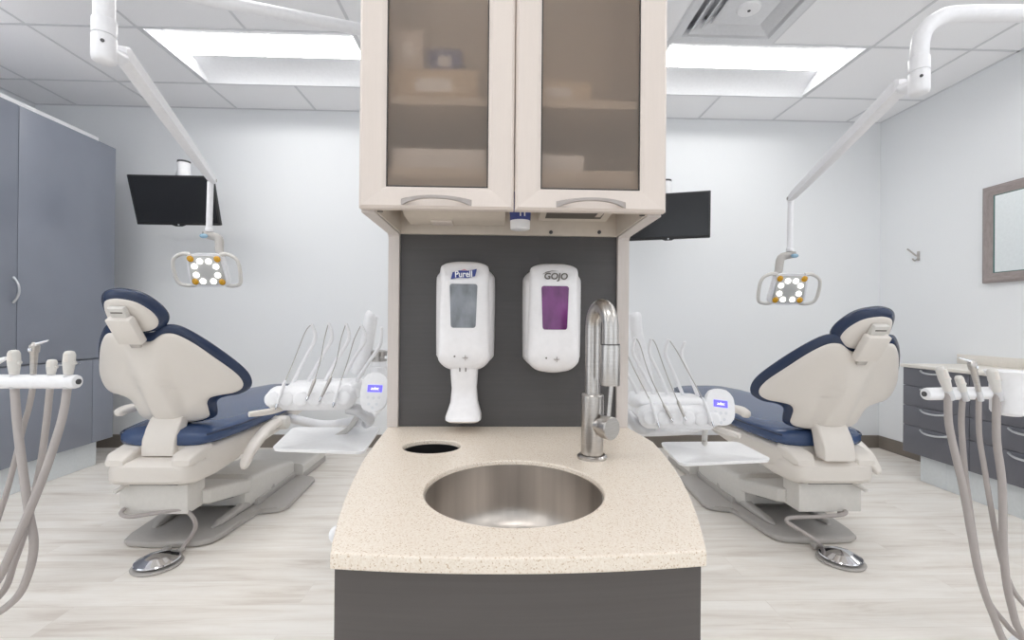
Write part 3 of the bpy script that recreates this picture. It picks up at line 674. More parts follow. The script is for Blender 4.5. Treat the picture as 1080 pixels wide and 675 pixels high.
    def slabq(a0, a1, s0, s1, h0, h1, r=.004):
        x = Vector((1, 0, 0)); b_ = MB(); M2 = frame_M(Mh(0, 0, 0), (1, 0, 0), eh)
        vs = bmesh.ops.create_cube(b_.bm, size=1, matrix=Matrix.Translation(((a0+a1)/2, (s0+s1)/2, -(h0+h1)/2)) @ Matrix.Diagonal((a1-a0, s1-s0, h1-h0, 1)))['verts']; b_._bev(vs, r)
        bmesh.ops.transform(b_.bm, matrix=M2, verts=b_.bm.verts[:]); return b_
    # frame_M z axis = x cross eh, which points away from the patient's side
    sgn = 1 if (Vector((1, 0, 0)).cross(eh)).dot(nh) < 0 else -1
    slabq(-.047, .047, -.022, .098, sgn*-.040, sgn*-.006, .006).build('headrest_bracket', SHELL, hc_, label='pale bracket plate')
    slabq(-.030, .030, .09, .140, sgn*-.022, sgn*.0).build('headrest_slide', SHELLG, hc_)
    slabq(-.022, .022, .118, .123, sgn*-.024, sgn*-.002, .001).build('slide_slot', PRINTG, hc_)
    slabq(-.020, .020, -.050, -.010, sgn*-.026, sgn*-.012).build('headrest_bar', STEEL, hc_)
    # armrests
    def arm(s, up, yc):
        x = X0+s*.285; z = .44
        if up: pts = [(x-s*.03, yc+.10, .50), (x, yc+.06, .535), (x, yc-.02, .565), (x, yc-.16, .578), (x, yc-.23, .565)]
        else: pts = [(x, yc+.06, .455), (x, yc-.02, .458), (x, yc-.12, .440), (x, yc-.24, .385), (x, yc-.31, .315)]
        ar = MB(); R = []
        P2 = [Vector(p) for p in pts]
        L_ = []
        for i in range(len(P2)-1):
            p0, p1, p2, p3 = P2[max(i-1, 0)], P2[i], P2[i+1], P2[min(i+2, len(P2)-1)]
            for k in range(6):
                tt = k/6; L_.append(.5*((2*p1)+(p2-p0)*tt+(2*p0-5*p1+4*p2-p3)*tt*tt+(3*p1-p0-3*p2+p3)*tt**3))
        L_.append(P2[-1]); n_ = len(L_)
        for i, p in enumerate(L_):
            d = (L_[min(i+1, n_-1)]-L_[max(i-1, 0)]).normalized(); nrm = Vector((1, 0, 0)).cross(d).normalized()
            f = i/(n_-1); w_ = (.022+.010*math.sin(PI*min(1, f*1.1)))*(1 if i < n_-2 else (.8 if i == n_-2 else .4)); h_ = .018*(1 if i < n_-2 else (.8 if i == n_-2 else .4))
            R.append([p+Vector((1, 0, 0))*w_*math.copysign(abs(math.cos(a))**.7, math.cos(a))+nrm*h_*math.copysign(abs(math.sin(a))**.7, math.sin(a)) for a in [2*PI*k/20 for k in range(20)]])
        o = ar.rings(R).build('armrest', SHELL, t, 60)
        p0 = Vector(pts[0]) if not up else Vector((x, yc+.09, .50))
        MB().lathe((X0+s*.20, p0.y-(0 if up else .02), p0.z-.004), [(.030, 0), (.036, .055), (.036, .122), (.033, .128)], (s, 0, 0), 28).build('armrest_pivot', SHELLG, o)
    arm(sg, inner_up, 2.36 if inner_up else 2.44); arm(-sg, outer_up, 2.36)
    return t
chair(-1.455, 1, (178, 440), (141, 352), (142, 353), (117, 309), 'blue and white dental chair at left, beside the tall grey cabinet', False, True)
chair(1.475, -1, (875, 448), (912, 372), (910, 371), (935, 328), 'blue and white dental chair at right, near the wall mirror and drawers', True, False)

# foot controls
def foot(u, v, cord, label):
    c = W(u, v, z=0); c = Vector((c.x, c.y, 0))
    t = thing('foot_control', c, label, 'foot control')
    MB().lathe(c, [(.080, 0), (.087, .002), (.089, .007), (.085, .010), (.05, .014)], n=48).build('base_ring', GREYP, t)
    MB().lathe(c+Vector((0, 0, .014)), [(.05, 0), (.076, .004), (.078, .006)], n=48).build('gasket', BLACK, t)
    MB().lathe(c+Vector((0, 0, .020)), [(.079, 0), (.080, .003), (.077, .007), (.045, .022), (.014, .029), (.002, .030)], n=48).build('disc', CHROME, t, 12, label='chrome domed disc')
    d = Vector((.25 if u < 540 else -.12, 1, 0)).normalized()
    MB().tube([c+d*.085+Vector((0, 0, .012)), c+d*.115+Vector((0, 0, .014))], [.012, .010], 12).build('cord_neck', GREYP, t)
    MB().box(c+Vector((-.05, .085, .006)), c+Vector((-.025, .12, .024)), .004).build('bracket', GREYP, t)
    pts = [c+d*.10+Vector((0, 0, .013))]+[W(*q, Y=y) for *q, y in cord]
    MB().tube(pts, .0085, 12, 6).build('cord', HOSE, t, 60)
foot(166, 596.5, [(197, 572, 2.02), (206, 557, 2.01), (203, 545, 1.99), (192, 537.5, 1.98), (165, 541, 1.97), (138, 545, 1.95), (128, 542, 1.95), (131, 537, 1.97), (139, 533, 2.02), (150, 529.5, 2.045)], 'round chrome foot control on the floor behind the left chair')
foot(886.5, 592, [(862, 571, 1.93), (842, 558, 1.96), (830, 550, 1.97), (834, 546, 1.975), (860, 545, 1.97), (887, 543, 1.95), (892, 539.5, 1.965), (885, 541, 2.03)], 'round chrome foot control on the floor behind the right chair')

# ------------------------------------------------------------------ delivery units
def delivery(X0, sg, label, S):
    Yf, Yb = 1.86, 2.00
    a, b_ = W(*S['front'][0], Y=Yf), W(*S['front'][1], Y=Yf+S['skew'])
    t = thing('delivery_unit', ((a.x+b_.x)/2, 1.95, a.z-.06), label, 'dental delivery unit')
    def capsule(p, q, ry, rz, n=14):
        d = (q-p); L = d.length; d.normalize(); y = Vector((0, 0, 1)); x = d.cross(y).normalized(); R = []
        for i in range(n+1):
            s = -1+2*i/n
            f = math.sin(math.acos(max(-1, min(1, s))))**.55 if abs(s) > .0 else 1
            # straight middle, rounded ends
            along = s*(L/2); k = max(0, (abs(along)-(L/2-rz))/rz); f = math.sqrt(max(0.004, 1-k*k))
            c = (p+q)/2+d*along
            R.append([c+x*ry*f*math.cos(2*PI*j/24)+y*rz*f*math.sin(2*PI*j/24) for j in range(24)])
        m_ = MB(); m_.rings(R); return m_
    d = (b_-a).normalized()
    fr_ = capsule(a-d*.02, b_+d*.02, .045, .050, 40).build('instrument_holder', WHITE, t, 60)
    n = 6
    for i in range(n):
        p = a.lerp(b_, (i+.35)/(n-.3)); MB().lathe(p+Vector((0, -.036, .002)), [(.030, 0), (.030, .006), (.027, .011), (.018, .013), (.008, .0135)], (0, -1, .15), 24).build('holder_cup', WHITE, fr_, 60)
    a2, b2_ = W(*S['rear'][0], Y=Yb+.06), W(*S['rear'][1], Y=Yb+.06+S['skew'])
    capsule(a2, b2_, .10, .036, 40).build('head_body', WHITE, t, 60)
    mid = (a+b_)/2
    MB().box((min(a.x, b_.x)+.02, Yf, mid.z-.035), (max(a.x, b_.x)-.02, Yb+.08, mid.z+.03), .02, seg=3).build('head_tray', WHITE, t, 60)
    for ar in S['arms']:
        lo, el, tip = ar[:3]
        P = [W(*lo, Y=Yb+.03), W(*el, Y=Yb+.0), W(*tip, Y=Yb-.02)]
        w = MB().tube([P[0], P[0].lerp(P[1], .55), P[1], P[2]], [.0085, .0075, .008, .0065], 10, 6).build('whip_arm', WHITE, t, 60)
        if len(ar) > 3:
            hp = [W(*q, Y=y) for *q, y in ar[3]]
            MB().tube([P[2]]+hp[:-1], .0022, 8, 8).build('tubing', GREYP, w, 60)
            u_, v_ = hp[-2], hp[-1]; dd = v_-u_
            MB().tube([u_-dd*.15, u_, u_+dd*.5, u_+dd*.8], [.003, .0065, .0058, .0045], 12).build('handpiece', STEEL if ar[4] else WHITE, t, 60)
            hh = t.children[-1]
            MB().tube([u_+dd*.78, u_+dd*.92], [.006, .006], 12).build('handpiece_collar', CHROME, hh); MB().tube([u_+dd*.92, v_], [.003, .0022], 10).build('handpiece_tip', CHROME, hh)
    # control pad
    pc, pw, ph, lean = S['pad']; c = W(*pc, Y=Yf-.03)
    X_ = Vector((1, .12*sg*0, -.02 + lean)).normalized(); Y_ = Vector((-lean, .32, 1)).normalized()
    Mx = frame_M(c, X_, Y_)
    def flat(poly, z0, z1, r=0):
        b = MB(); b.prism(poly, z0, z1, r=r); bmesh.ops.transform(b.bm, matrix=Mx, verts=b.bm.verts[:]); return b
    pd = flat(cr_closed([(0, ph/2), (pw*.36, ph*.43), (pw/2, ph*.18), (pw/2, -ph*.2), (pw*.36, -ph*.43), (0, -ph/2), (-pw*.36, -ph*.43), (-pw/2, -ph*.2), (-pw/2, ph*.18), (-pw*.36, ph*.43)], 48), -.022, 0, .006).build('control_pad', WHITE, t, 60)
    sc2 = flat(rrect(.058, .028, .002, cx=S['scr'][0], cy=S['scr'][1]), .0002, .0014).build('screen', LCD, pd, label='violet lit screen')
    MB().add(text_mesh('adec', .0175, Mx @ Matrix.Translation((S['scr'][0], S['scr'][1], .0017)), .0002, .0, 1.0, .2)).build('screen_text', LCDT, sc2)
    b = MB()
    for i, (x, y) in enumerate(((-.022, -.01), (0, -.012), (.022, -.01), (-.016, -.036), (.014, -.036), (0, -.05))): b.lathe((x+S['scr'][0]*.3, y+S['scr'][1]-.026, .0004), [(.006, 0), (.006, .0008)], n=14)
    bmesh.ops.transform(b.bm, matrix=Mx, verts=b.bm.verts[:]); b.build('buttons', BUTT, pd)
    MB().tube([c+Vector((0, .02, -.02)), c+Vector((-.05 if S['padside'] > 0 else .05, .08, -.03))], .02, 12).build('pad_mount', GREYP, t)
    # brake handle
    MB().tube([W(*q, Y=y) for *q, y in S['handle']], [.011, .012, .012, .010][:len(S['handle'])], 14, 4).build('brake_handle', SHELL, t, 60)
    # knuckle and arm to the chair
    k0 = [W(*q, Y=y) for *q, y in S['knuckle']]
    MB().tube(k0, S['kr'], 16, 5).build('arm_knuckle', KNUCK, t, 60)
    k1 = [W(*q, Y=y) for *q, y in S['arm']]
    MB().tube(k1+[Vector((X0+sg*.20, 2.72, .43))], [.022]*len(k1)+[.026], 16, 5).build('support_arm', WHITE, t, 60)
    k2 = [W(*q, Y=y) for *q, y in S['post']]
    o = MB().tube(k2, S['pr'], 20, 4).build('flex_arm', WHITE, t, 60)
    if S['ring']:
        r0 = W(*S['ring'], Y=2.28)
        MB().lathe(r0+Vector((0, 0, -.10)), [(.040, 0), (.040, .07), (.036, .075), (.036, .10)], n=28).build('arm_hub', WHITE, t)
        MB().lathe(r0, [(.036, 0), (.040, .002), (.040, .012), (.028, .014), (.028, .026), (.040, .028), (.042, .05), (.03, .055)], n=28).build('hub_ring', STEEL, t)
        MB().tube([r0+Vector((0, 0, -.10)), r0+Vector((-.0, .03, -.2)), k1[0]], [.03, .028, .022], 14, 4).build('lower_link', WHITE, t, 60)
    # tray
    q = [W(*p, z=S['tz']) for p in S['tray']]
    n_ = 7; poly = []
    for i in range(4):
        p, pp, pn_ = q[i], q[i-1], q[(i+1) % 4]; r = .035
        s0, s1 = p+(pp-p).normalized()*r, p+(pn_-p).normalized()*r
        for k in range(n_+1):
            tt = k/n_; v = s0*(1-tt)**2+p*2*tt*(1-tt)+s1*tt*tt; poly.append((v.x, v.y))
    cc = Vector((sum(p[0] for p in poly)/len(poly), sum(p[1] for p in poly)/len(poly)))
    sh = lambda f: [tuple(cc+(Vector(p)-cc)*f) for p in poly]
    b = MB(); z = S['tz']
    b.rings([[(x, y, zz_) for x, y in sh(f)] for f, zz_ in ((.05, z-.010), (.95, z-.010), (.985, z-.012), (1, z-.004), (1, z), (.965, z), (.90, z-.004), (.05, z-.004))]); b.build('tray', TRAYW, t, 50)
    ts = [W(*p[:2], Y=p[2]) for p in S['traypost']]
    MB().tube([Vector((cc.x, cc.y+.06, z-.02))]+ts, .012, 12, 4).build('tray_post', SHELLG, t, 60)
    MB().box((cc.x-.05, cc.y-.02, z-.03), (cc.x+.05, cc.y+.09, z-.011), .004).build('tray_bracket', GREYP, t)

delivery(-1.455, 1, 'white instrument delivery unit with tray beside the left chair', dict(
    front=[(287, 420), (371, 419)], skew=.0, rear=[(306, 410), (383, 407)],
    arms=[((309, 404), (332.5, 357), (329, 342), [(322, 350, 1.97), (310, 380, 1.92), (299.5, 405, 1.82), (290.5, 432, 1.79)], 0),
          ((324, 404), (350, 357), (346.5, 340.5), [(342, 358, 1.97), (338, 380, 1.92), (331.5, 402, 1.82), (323, 423, 1.79)], 1),
          ((342, 403), (368, 357), (365, 341), [(359.5, 358, 1.97), (355, 380, 1.92), (348, 400, 1.82), (336.5, 424, 1.79)], 1),
          ((363, 396), (385.5, 357), (381, 342.5), [(373.5, 358, 1.97), (367, 380, 1.92), (358.5, 405, 1.82), (351, 430, 1.79)], 0),
          ((373, 407), (401, 363), (402.5, 345))],
    pad=((394.5, 413.5), .104, .158, .0), scr=(.002, .014), padside=1,
    handle=[(300, 430, 1.86), (287, 433.5, 1.80), (275, 435.5, 1.76), (262.5, 437, 1.73)],
    knuckle=[(366, 431, 1.92), (378, 433, 1.92), (389, 442, 1.95), (386, 447, 2.0)], kr=[.022, .026, .024, .020],
    arm=[(386, 446, 2.02), (370, 445, 2.15), (340, 448, 2.35)],
    post=[(393, 331, 2.20), (391.5, 334, 2.20), (389, 350, 2.22), (385, 372, 2.26), (377, 393, 2.28)], pr=[.026, .031, .032, .033, .034],
    ring=(399.5, 381),
    tray=[(286, 473), (383.5, 476.5), (402, 450.5), (309, 450.5)], tz=.505, traypost=[(368, 452, 2.04), (378, 437, 1.98)]))
delivery(1.475, -1, 'white instrument delivery unit with tray beside the right chair', dict(
    front=[(678, 439), (752, 440.5)], skew=.0, rear=[(662, 421), (738, 424)],
    arms=[((673, 416), (659, 388), (656, 366), [(659, 368, 1.97), (668, 388, 1.92), (686.5, 424, 1.82), (695.5, 452, 1.79)], 0),
          ((690.5, 417), (667.5, 371), (669.8, 356), [(675, 364, 1.97), (684.5, 394, 1.92), (700.5, 428, 1.82), (710, 445.5, 1.79)], 1),
          ((705.3, 417), (685, 371.8), (686.8, 357), [(692, 364, 1.97), (702, 392, 1.92), (715.5, 425, 1.82), (723.7, 444, 1.79)], 1),
          ((720.5, 417), (702, 373), (705.3, 358), [(713, 369, 1.97), (726, 392.5, 1.92), (742.5, 423, 1.82), (753, 451, 1.79)], 0),
          ((736, 418), (718.6, 374), (722.5, 360.5))],
    pad=((760, 429), .116, .148, -.10), scr=(0, .012), padside=1,
    handle=[(752, 449, 1.86), (763, 454.5, 1.82), (771, 457, 1.79), (780.5, 460, 1.76)],
    knuckle=[(661, 434, 1.95), (668, 444, 1.93), (676, 452, 1.93), (688, 451, 1.97)], kr=[.020, .026, .024, .018],
    arm=[(668, 455, 1.96), (700, 455, 2.15), (735, 452, 2.35)],
    post=[(669.5, 332, 2.20), (670, 335, 2.20), (672, 352, 2.22), (678.5, 385, 2.26), (684, 412, 2.28)], pr=[.026, .031, .029, .033, .036],
    ring=None,
    tray=[(717, 489), (815, 484.5), (778, 465.5), (696, 466)], tz=.475, traypost=[(743, 465, 2.0), (744, 452, 1.92)]))

# ------------------------------------------------------------------ assistant instrument bars with hoses
def bar(name, label, S):
    Yb = 1.2
    a, b_ = W(*S['end'], Y=Yb), W(*S['far'], Y=Yb+S['skew'])
    d = (b_-a).normalized(); sg = -1 if a.x < 0 else 1
    t = thing(name, (sg*1.62, 1.25, 0), label, 'instrument holder')
    R_ = S['r']
    MB().tube([a-d*.002, a, a+d*.004, a+d*.008, b_], [R_*.7, R_*.9, R_*.97, R_, R_], 24).build('bar', WHITE, t, 40)
    MB().lathe(a-d*.001, [(.007, 0), (.007, .004), (.004, .0045)], -d, 16).build('end_screw', DKGREY, t)
    if sg < 0: MB().tube([W(-40, 398, Y=Yb), W(-22, 390, Y=Yb), W(-6, 383, Y=Yb), W(6.5, 377.5, Y=Yb)], [.010, .011, .009, .004], 14, 4).build('suction_tip', WHITE, t, 60)
    J = Vector((S['jx'], b_.y, b_.z))
    MB().lathe(J+Vector((0, 0, -.062)), [(.022, 0), (.036, .006), (.039, .012), (.039, .06), (.040, .062), (.040, .095), (.048, .112), (.052, .120), (.045, .122)], n=36).build('joint', WHITE, t, 50)
    K_ = J+Vector((sg*.30, .05, -.02))
    MB().tube([J, J.lerp(K_, .5), K_], .026, 16).build('side_arm', WHITE, t)
    MB().lathe(Vector((K_.x, K_.y, 0)), [(.16, 0), (.16, .02), (.05, .035), (.035, .06), (.035, K_.z+.05), (.03, K_.z+.055)], n=32).build('stand', WHITE, t)
    for h in S['hoses']:
        kind, top, bot, r, pts = h
        P0, P1 = W(*bot, Y=Yb-R_*.2), W(*top, Y=Yb-R_*.2)
        u = (P1-P0).normalized(); L = (P1-P0).length
        x = Vector((1, 0, 0)); 
        P0 = P0+Vector((0, -R_*.9 if S['front'] else 0, 0)); P1 = P1+Vector((0, -R_*.9 if S['front'] else 0, 0))
        MB().lathe(P0-u*(.026 if S['front'] else 2*R_), [(r*1.04, 0), (r*1.12, .003), (r*1.12, .026 if S['front'] else 2*R_-.004)], u, 20).build('holder_sleeve', KNUCK, t)
        if kind == 'valve':
            v = MB().lathe(P0, [(r*1.05, 0), (r*1.25, L*.2), (r*1.45, L*.5), (r*1.4, L*.85), (r*1.05, L*.97), (r*.5, L)], u, 20).build('suction_valve', SHELLG, t, 60)
            s = u.orthogonal(); 
            MB().tube([P0+u*L*.45, P0+u*L*.5+Vector((S['nub']*r*1.9, 0, 0))], [r*.6, r*.5], 12).build('valve_lever', SHELLG, v)
            MB().tube([P0+u*L*.55+Vector((0, -r*.8, 0)), P0+u*L*.9+Vector((0, -r*.9, 0))], [r*.9, r*.7], 12).build('valve_insert', SHELL, v)
        else:
            v = MB().lathe(P0, [(r*.95, 0), (r*1.1, L*.3), (r*1.25, L*.66), (r*1.65, L*.70), (r*1.7, L*.9), (r*1.2, L*.93), (r*.8, L)], u, 20).build('air_water_syringe', STEEL, t, 50)
            MB().tube([P0+u*L*.93, P0+u*L*1.0+Vector((S['tip']*.018, 0, .0)), P0+u*L*1.02+Vector((S['tip']*.034, 0, .004))], [.005, .0035, .0018], 10).build('syringe_tip', CHROME, v)
            MB().box(P0+u*L*.72+Vector((-.004, -r*2.0, 0)), P0+u*L*.82+Vector((.004, -r*1.2, 0)), .001).build('syringe_button', CHROME, v)
        hp = [P0-u*(.0 if S['front'] else R_)]+[W(*q, Y=Yb-(R_ if S['front'] else 0)*.8+dy) for *q, dy in pts]
        hs = MB().tube(hp, r, 14, 8).build('hose', HOSE, t, 70)
bar('instrument_bar', 'white bar holding suction hoses at the left edge, before the tall cabinet', dict(
    end=(81.5, 402.5), far=(-20, 402.2), skew=-.0, r=.0180, jx=-1.43, front=False, nub=1, tip=1,
    hoses=[('valve', (14.5, 369), (15, 395), .0088, [(15.5, 412, 0), (18, 445, -.01), (22, 479, -.02), (30, 538, -.03), (35.7, 573, -.03), (30, 605, -.02), (15, 633, 0), (-20, 655, .03), (-70, 668, .08)]),
           ('syringe', (36.5, 361), (35, 395), .0062, [(34, 412, 0), (30, 432, .02), (25, 449, .02), (15, 489, .02), (2.5, 533, .02), (-15, 575, .03), (-60, 640, .08)]),
           ('valve', (55, 379), (54, 395), .0074, [(52.5, 412, 0), (48.6, 449, .01), (42, 494, .01), (30, 548, .01), (15, 593, .02), (0, 628, .03), (-50, 668, .08)]),
           ('valve', (73.5, 370), (72, 395), .0088, [(70.5, 412, 0), (68, 430, -.01), (62, 454, -.03), (47, 499, -.05), (30, 541, -.055), (10, 586, -.05), (-10, 622, -.02), (-60, 665, .06)])]))
bar('instrument_bar', 'white bar holding suction hoses at the right edge, before the drawer cabinet', dict(
    end=(976, 415.5), far=(1066, 414), skew=.0, r=.0172, jx=1.395, front=True, nub=1, tip=-1,
    hoses=[('valve', (985.5, 386), (994, 411), .0086, [(1000.7, 446.7, 0), (1010, 489.5, .0), (1016, 516.5, .0), (1025, 566.7, 0), (1033, 606.7, 0), (1046.7, 646.7, .01), (1068, 688, .02), (1120, 715, .06)]),
           ('valve', (1004.5, 395.5), (1010, 412), .0068, [(1014, 446.7, .03), (1018, 500, .05), (1022, 530, .06), (1031, 590, .06), (1041, 630, .06), (1056.7, 653, .06), (1078, 674, .07), (1130, 700, .09)]),
           ('syringe', (1018, 379), (1026, 412), .0061, [(1032.7, 457, .02), (1038.5, 494.8, .02), (1043, 523, .02), (1053, 576.7, .03), (1063, 610, .04), (1080, 637, .05), (1130, 680, .08)]),
           ('valve', (1039, 388), (1045, 412), .0086, [(1051, 462, .0), (1057, 512, .0), (1059, 590, .0), (1067, 640, .01), (1081, 672, .02), (1130, 710, .06)])]))

# ------------------------------------------------------------------ operating lights
def exam_light(label, S):
    sg = S['sg']
    hubp = W(*S['hub'], Y=S['Yh']); r = S['r']
    t = thing('dental_light', (hubp.x, hubp.y, hubp.z), label, 'dental light')
    tubep = [W(*q, Y=y) if len(q0 := q) == 2 else Vector(q) for q, y in S['tube']]
    MB().tube(tubep, r, 20, 6).build('ceiling_tube', WHITEM, t, 60)
    e = tubep[0]
    MB().tube([e, e+Vector((0, 0, .04)), Vector((e.x, e.y, H-.03))], r*1.15, 20).build('ceiling_post', WHITEM, t)
    MB().lathe((e.x, e.y, H-.035), [(r*1.15, 0), (.09, .01), (.10, .03), (.10, .0325)], n=32).build('ceiling_plate', WHITEM, t)
    MB().lathe(hubp+Vector((0, 0, -.005)), [(r*1.0, 0), (r*1.13, .002), (r*1.13, .040), (r*1.0, .043)], n=28).build('collar', WHITEM, t, 50)
    MB().lathe(hubp+Vector((0, 0, -.075)), [(r*.85, 0), (r*1.08, .004), (r*1.14, .012), (r*1.14, .066), (r*1.0, .07)], n=28).build('hub', WHITEM, t, 50)
    MB().lathe(hubp+Vector((sg*-.6*r*1.05, -r*.96, -.03)), [(.0045, 0), (.0045, .002)], (sg*-.5, -1, 0), 12).build('hub_screw', DKGREY, t)
    a0 = W(*S['a0'], Y=S['Ya0']); a1 = W(*S['a1'], Y=S['Ya1'])
    c = hubp+Vector((0, 0, -.04))
    MB().tube([c, c.lerp(a0, .6)+Vector((0, 0, -.012)), a0+Vector((0, 0, -.01))], [r*1.0, r*.85, .016], 16).build('wedge', WHITEM, t, 60)
    ad = (a1-a0).normalized(); x = ad.cross(Vector((0, 0, 1))).normalized(); y = x.cross(ad)
    A = MB(); R = []
    for p, w_, h_ in ((a0-ad*.012, .012, .014), (a0, .019, .023), (a0.lerp(a1, .5), .018, .023), (a1-ad*.05, .015, .018), (a1, .011, .013)):
        R.append([p+x*w_*.7+y*h_, p+x*w_+y*h_*.7, p+x*w_-y*h_*.9, p+x*w_*.7-y*h_, p-x*w_*.7-y*h_, p-x*w_-y*h_*.9, p-x*w_+y*h_*.7, p-x*w_*.7+y*h_])
    A.rings(R).build('spring_arm', WHITEM, t, 25)
    arm_o = t.children[-1]
    MB().lathe(a1-ad*.01-x*.014, [(.008, 0), (.008, .028)], x, 14).build('arm_joint', GREYP, arm_o)
    for f in (.08, .13, .17): MB().lathe(a0.lerp(a1, f)+y*.0228, [(.003, 0), (.003, .001)], y, 10).build('arm_screw', GREYP, arm_o)
    p0 = W(*S['p0'], Y=S['Ya1']); p1 = W(*S['p1'], Y=S['Ya1'])
    MB().tube([p0, p1], [.0135, .0135], 16).build('drop_pole', WHITEM, t)
    MB().lathe(p1+Vector((0, 0, -.008)), [(.012, 0), (.017, .003), (.017, .016), (.0135, .02)], n=20).build('pole_collar', WHITEM, t)
    # head
    hc = W(*S['head'], Y=S['Ya1']-.04); tl = math.radians(20)
    ux = Vector((1, 0, .0)); uy = Vector((0, -math.sin(tl), math.cos(tl))); Mh = frame_M(hc, ux, uy)   # its z looks at the chair side and down
    def T(b): bmesh.ops.transform(b.bm, matrix=Mh, verts=b.bm.verts[:]); return b
    body = MB(); bo = [(0, .078), (.05, .077), (.078, .066), (.084, .04), (.090, -.04), (.088, -.066), (.06, -.079), (0, -.083)]
    bo = bo+[(-a, s) for a, s in bo[-2:0:-1]]
    body.slab(bo, (0, 0), lambda a, s, h: Vector((a, s, h)), lambda tt, a, s: -.01-.045*(1-tt**4)**.5, lambda tt, a, s: 0*tt, 8, 72)
    hd = T(body).build('lamp_head', WHITEM, t, 40)
    pl = MB(); pl.prism(cr_closed([(a*.86, s*.86) for a, s in bo], 56), .0, .004, r=.0015); T(pl).build('lens_panel', LPAN, hd, 40)
    for a, s in ((-.061, .054), (.061, .054), (-.061, -.055), (.063, -.055)):
        b = MB(); b.lathe((a, s, .004), [(.0150, 0), (.0150, .002), (.012, .005), (.004, .006)], n=24); T(b).build('amber_lens', AMBER, hd, 60, label='amber lens')
    for sgn in (-1, 1):
        for a, s in ((.020, .043), (.049, .019), (.049, -.022), (.024, -.052)):
            b = MB(); b.lathe((sgn*a, s, .004), [(.0135, 0), (.0135, .002), (.012, .006), (.004, .007)], n=24); T(b).build('white_lens', LENS, hd, 60, label='lit white lens')
        b = MB(); b.tube([(sgn*.070, .070, -.012), (sgn*.10, .074, -.012), (sgn*.135, .058, -.008), (sgn*.150, .030, -.004), (sgn*.150, -.03, 0), (sgn*.138, -.066, -.002), (sgn*.10, -.078, -.008), (sgn*.07, -.074, -.012)], [.010, .009, .0075, .008, .0085, .008, .008, .009], 12, 5)
        T(b).build('lamp_handle', SHELLG, hd, 60)
    # swivel neck and sensor
    nk = p1+Vector((0, 0, -.012)); s = S['sg']
    top = Mh @ Vector((-s*.065, .062, -.03))
    MB().tube([nk+Vector((s*.018, -.015, -.012)), nk+Vector((0, 0, -.012)), nk+Vector((-s*.045, .0, -.028)), nk.lerp(top, .8), top], [.016, .018, .019, .018, .018], 16, 5).build('swivel_neck', GREYP, t, 60)
    b = MB(); b.ball(nk+Vector((s*.012, -.020, -.018)), .017, (1.1, .7, .65)); b.build('touch_sensor', mat('sensor_blue', (150, 184, 206), .2), t)
exam_light('white jointed dental light over the left chair, before the monitor', dict(
    sg=-1, hub=(110, 36), Yh=1.22, r=.0235,
    tube=[((430, 41), 1.92), ((380, 31), 1.90), ((300, 15), 1.80), ((185, -9), 1.66), ((120, -40), 1.48), ((96, -80), 1.32), ((107, -60), 1.22), ((109.5, -20), 1.22), ((110, 35), 1.22)],
    a0=(130, 57), Ya0=1.30, a1=(225.5, 191), Ya1=2.20, p0=(222, 192), p1=(220.5, 243), head=(218, 285)))
exam_light('white jointed dental light over the right chair, before the bare wall', dict(
    sg=1, hub=(969.5, 74), Yh=1.36, r=.0235,
    tube=[((1230, 16), 1.36), ((1080, 14.5), 1.36), ((1010, 15), 1.36), ((990, 19.5), 1.36), ((976, 31), 1.36), ((970.5, 47), 1.36), ((969.5, 72), 1.36)],
    a0=(950, 90), Ya0=1.44, a1=(832.5, 210), Ya1=2.25, p0=(834, 211), p1=(833, 264), head=(832.5, 305)))

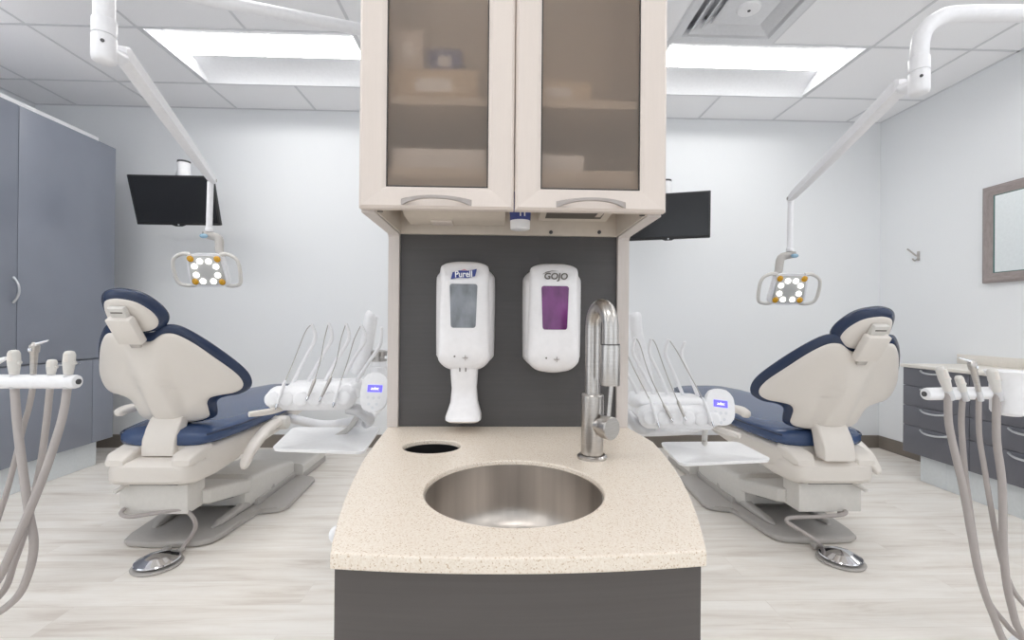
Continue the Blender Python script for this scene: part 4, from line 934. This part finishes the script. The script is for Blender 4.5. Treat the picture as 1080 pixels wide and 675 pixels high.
# ------------------------------------------------------------------ monitors on the back wall
def monitor(label, c, swing, tilt, S, wall):
    w, h = .555, .325
    t = thing('monitor', c-Vector((0, 0, h/2)), label, 'monitor')
    x = Vector((math.cos(swing), math.sin(swing), 0)); n0 = Vector((math.sin(swing), -math.cos(swing), 0))   # n0 faces the room
    uy = Vector((0, 0, 1))*math.cos(tilt)+n0*math.sin(tilt); Mx = frame_M(c, x, uy)
    def T(b): bmesh.ops.transform(b.bm, matrix=Mx, verts=b.bm.verts[:]); return b
    b = MB(); b.box((-w/2, -h/2, -.028), (w/2, h/2, 0), .004); b.box((-.16, -.10, -.05), (.16, .08, -.027), .01); bez = T(b).build('casing', BLACK, t)
    b = MB(); b.box((-w/2+.012, -h/2+.018, .0002), (w/2-.012, h/2-.012, .0012)); T(b).build('screen', SCREEN, t, label='dark glossy screen')
    b = MB(); b.prism([(-.05, -h/2+.002), (.05, -h/2+.002), (.022, -h/2-.009), (-.022, -h/2-.009)], -.01, .0005); T(b).build('chin', BLACK, t)
    b = MB(); b.lathe((0, -h/2+.003, .0006), [(.006, 0), (.006, .0008)], n=16); T(b).build('badge', ALU, t)
    m0 = Mx @ Vector((0, .02, -.05)); top = m0+Vector((0, .05, .26)); wl = Vector((wall.x, YB-.001, wall.z))
    arm_ = MB().tube([m0, m0+Vector((0, .035, .02)), m0+Vector((.005, .045, .12)), top], [.03, .036, .038, .038], 16, 4).build('mount_column', WHITE, t, 60)
    MB().tube([top+Vector((0, 0, -.012)), top.lerp(wl, .55), wl+Vector((0, -.03, 0))], [.022, .018, .022], 14).build('mount_arm', WHITE, t)
    MB().lathe(top+Vector((0, 0, -.01)), [(.040, 0), (.040, .012), (.02, .018)], n=20).build('mount_cap', DKGREY, t)
    MB().box(wl+Vector((-.05, -.03, -.09)), wl+Vector((.05, 0, .09)), .006).build('wall_plate', WHITE, t)
def mid(Y, *ps): 
    q = [W(*p, Y=Y) for p in ps]; return sum(q, Vector())/len(q)
monitor('black flat monitor on a white wall arm beside the tall grey cabinet', mid(3.12, (135.5, 187), (221.5, 189), (229.5, 235), (147.5, 235)), 0, math.radians(17), None, W(175, 215, Y=YB))
cR = W(705, 228, Y=3.2); 
monitor('black flat monitor on the back wall, partly hidden by the wall cabinet', cR, math.radians(-18), math.radians(3), None, W(690, 215, Y=YB))

# ------------------------------------------------------------------ view
w = bpy.data.worlds.new('world'); sc.world = w; w.use_nodes = True
w.node_tree.nodes['Background'].inputs[0].default_value = (.9, .95, 1, 1); w.node_tree.nodes['Background'].inputs[1].default_value = 1.1
sc.cycles.diffuse_bounces = 8; sc.cycles.max_bounces = 14
sc.view_settings.view_transform = 'Standard'; sc.view_settings.look = 'None'; sc.view_settings.gamma = 1; sc.view_settings.use_curve_mapping = False
sc.view_settings.exposure = 0.5
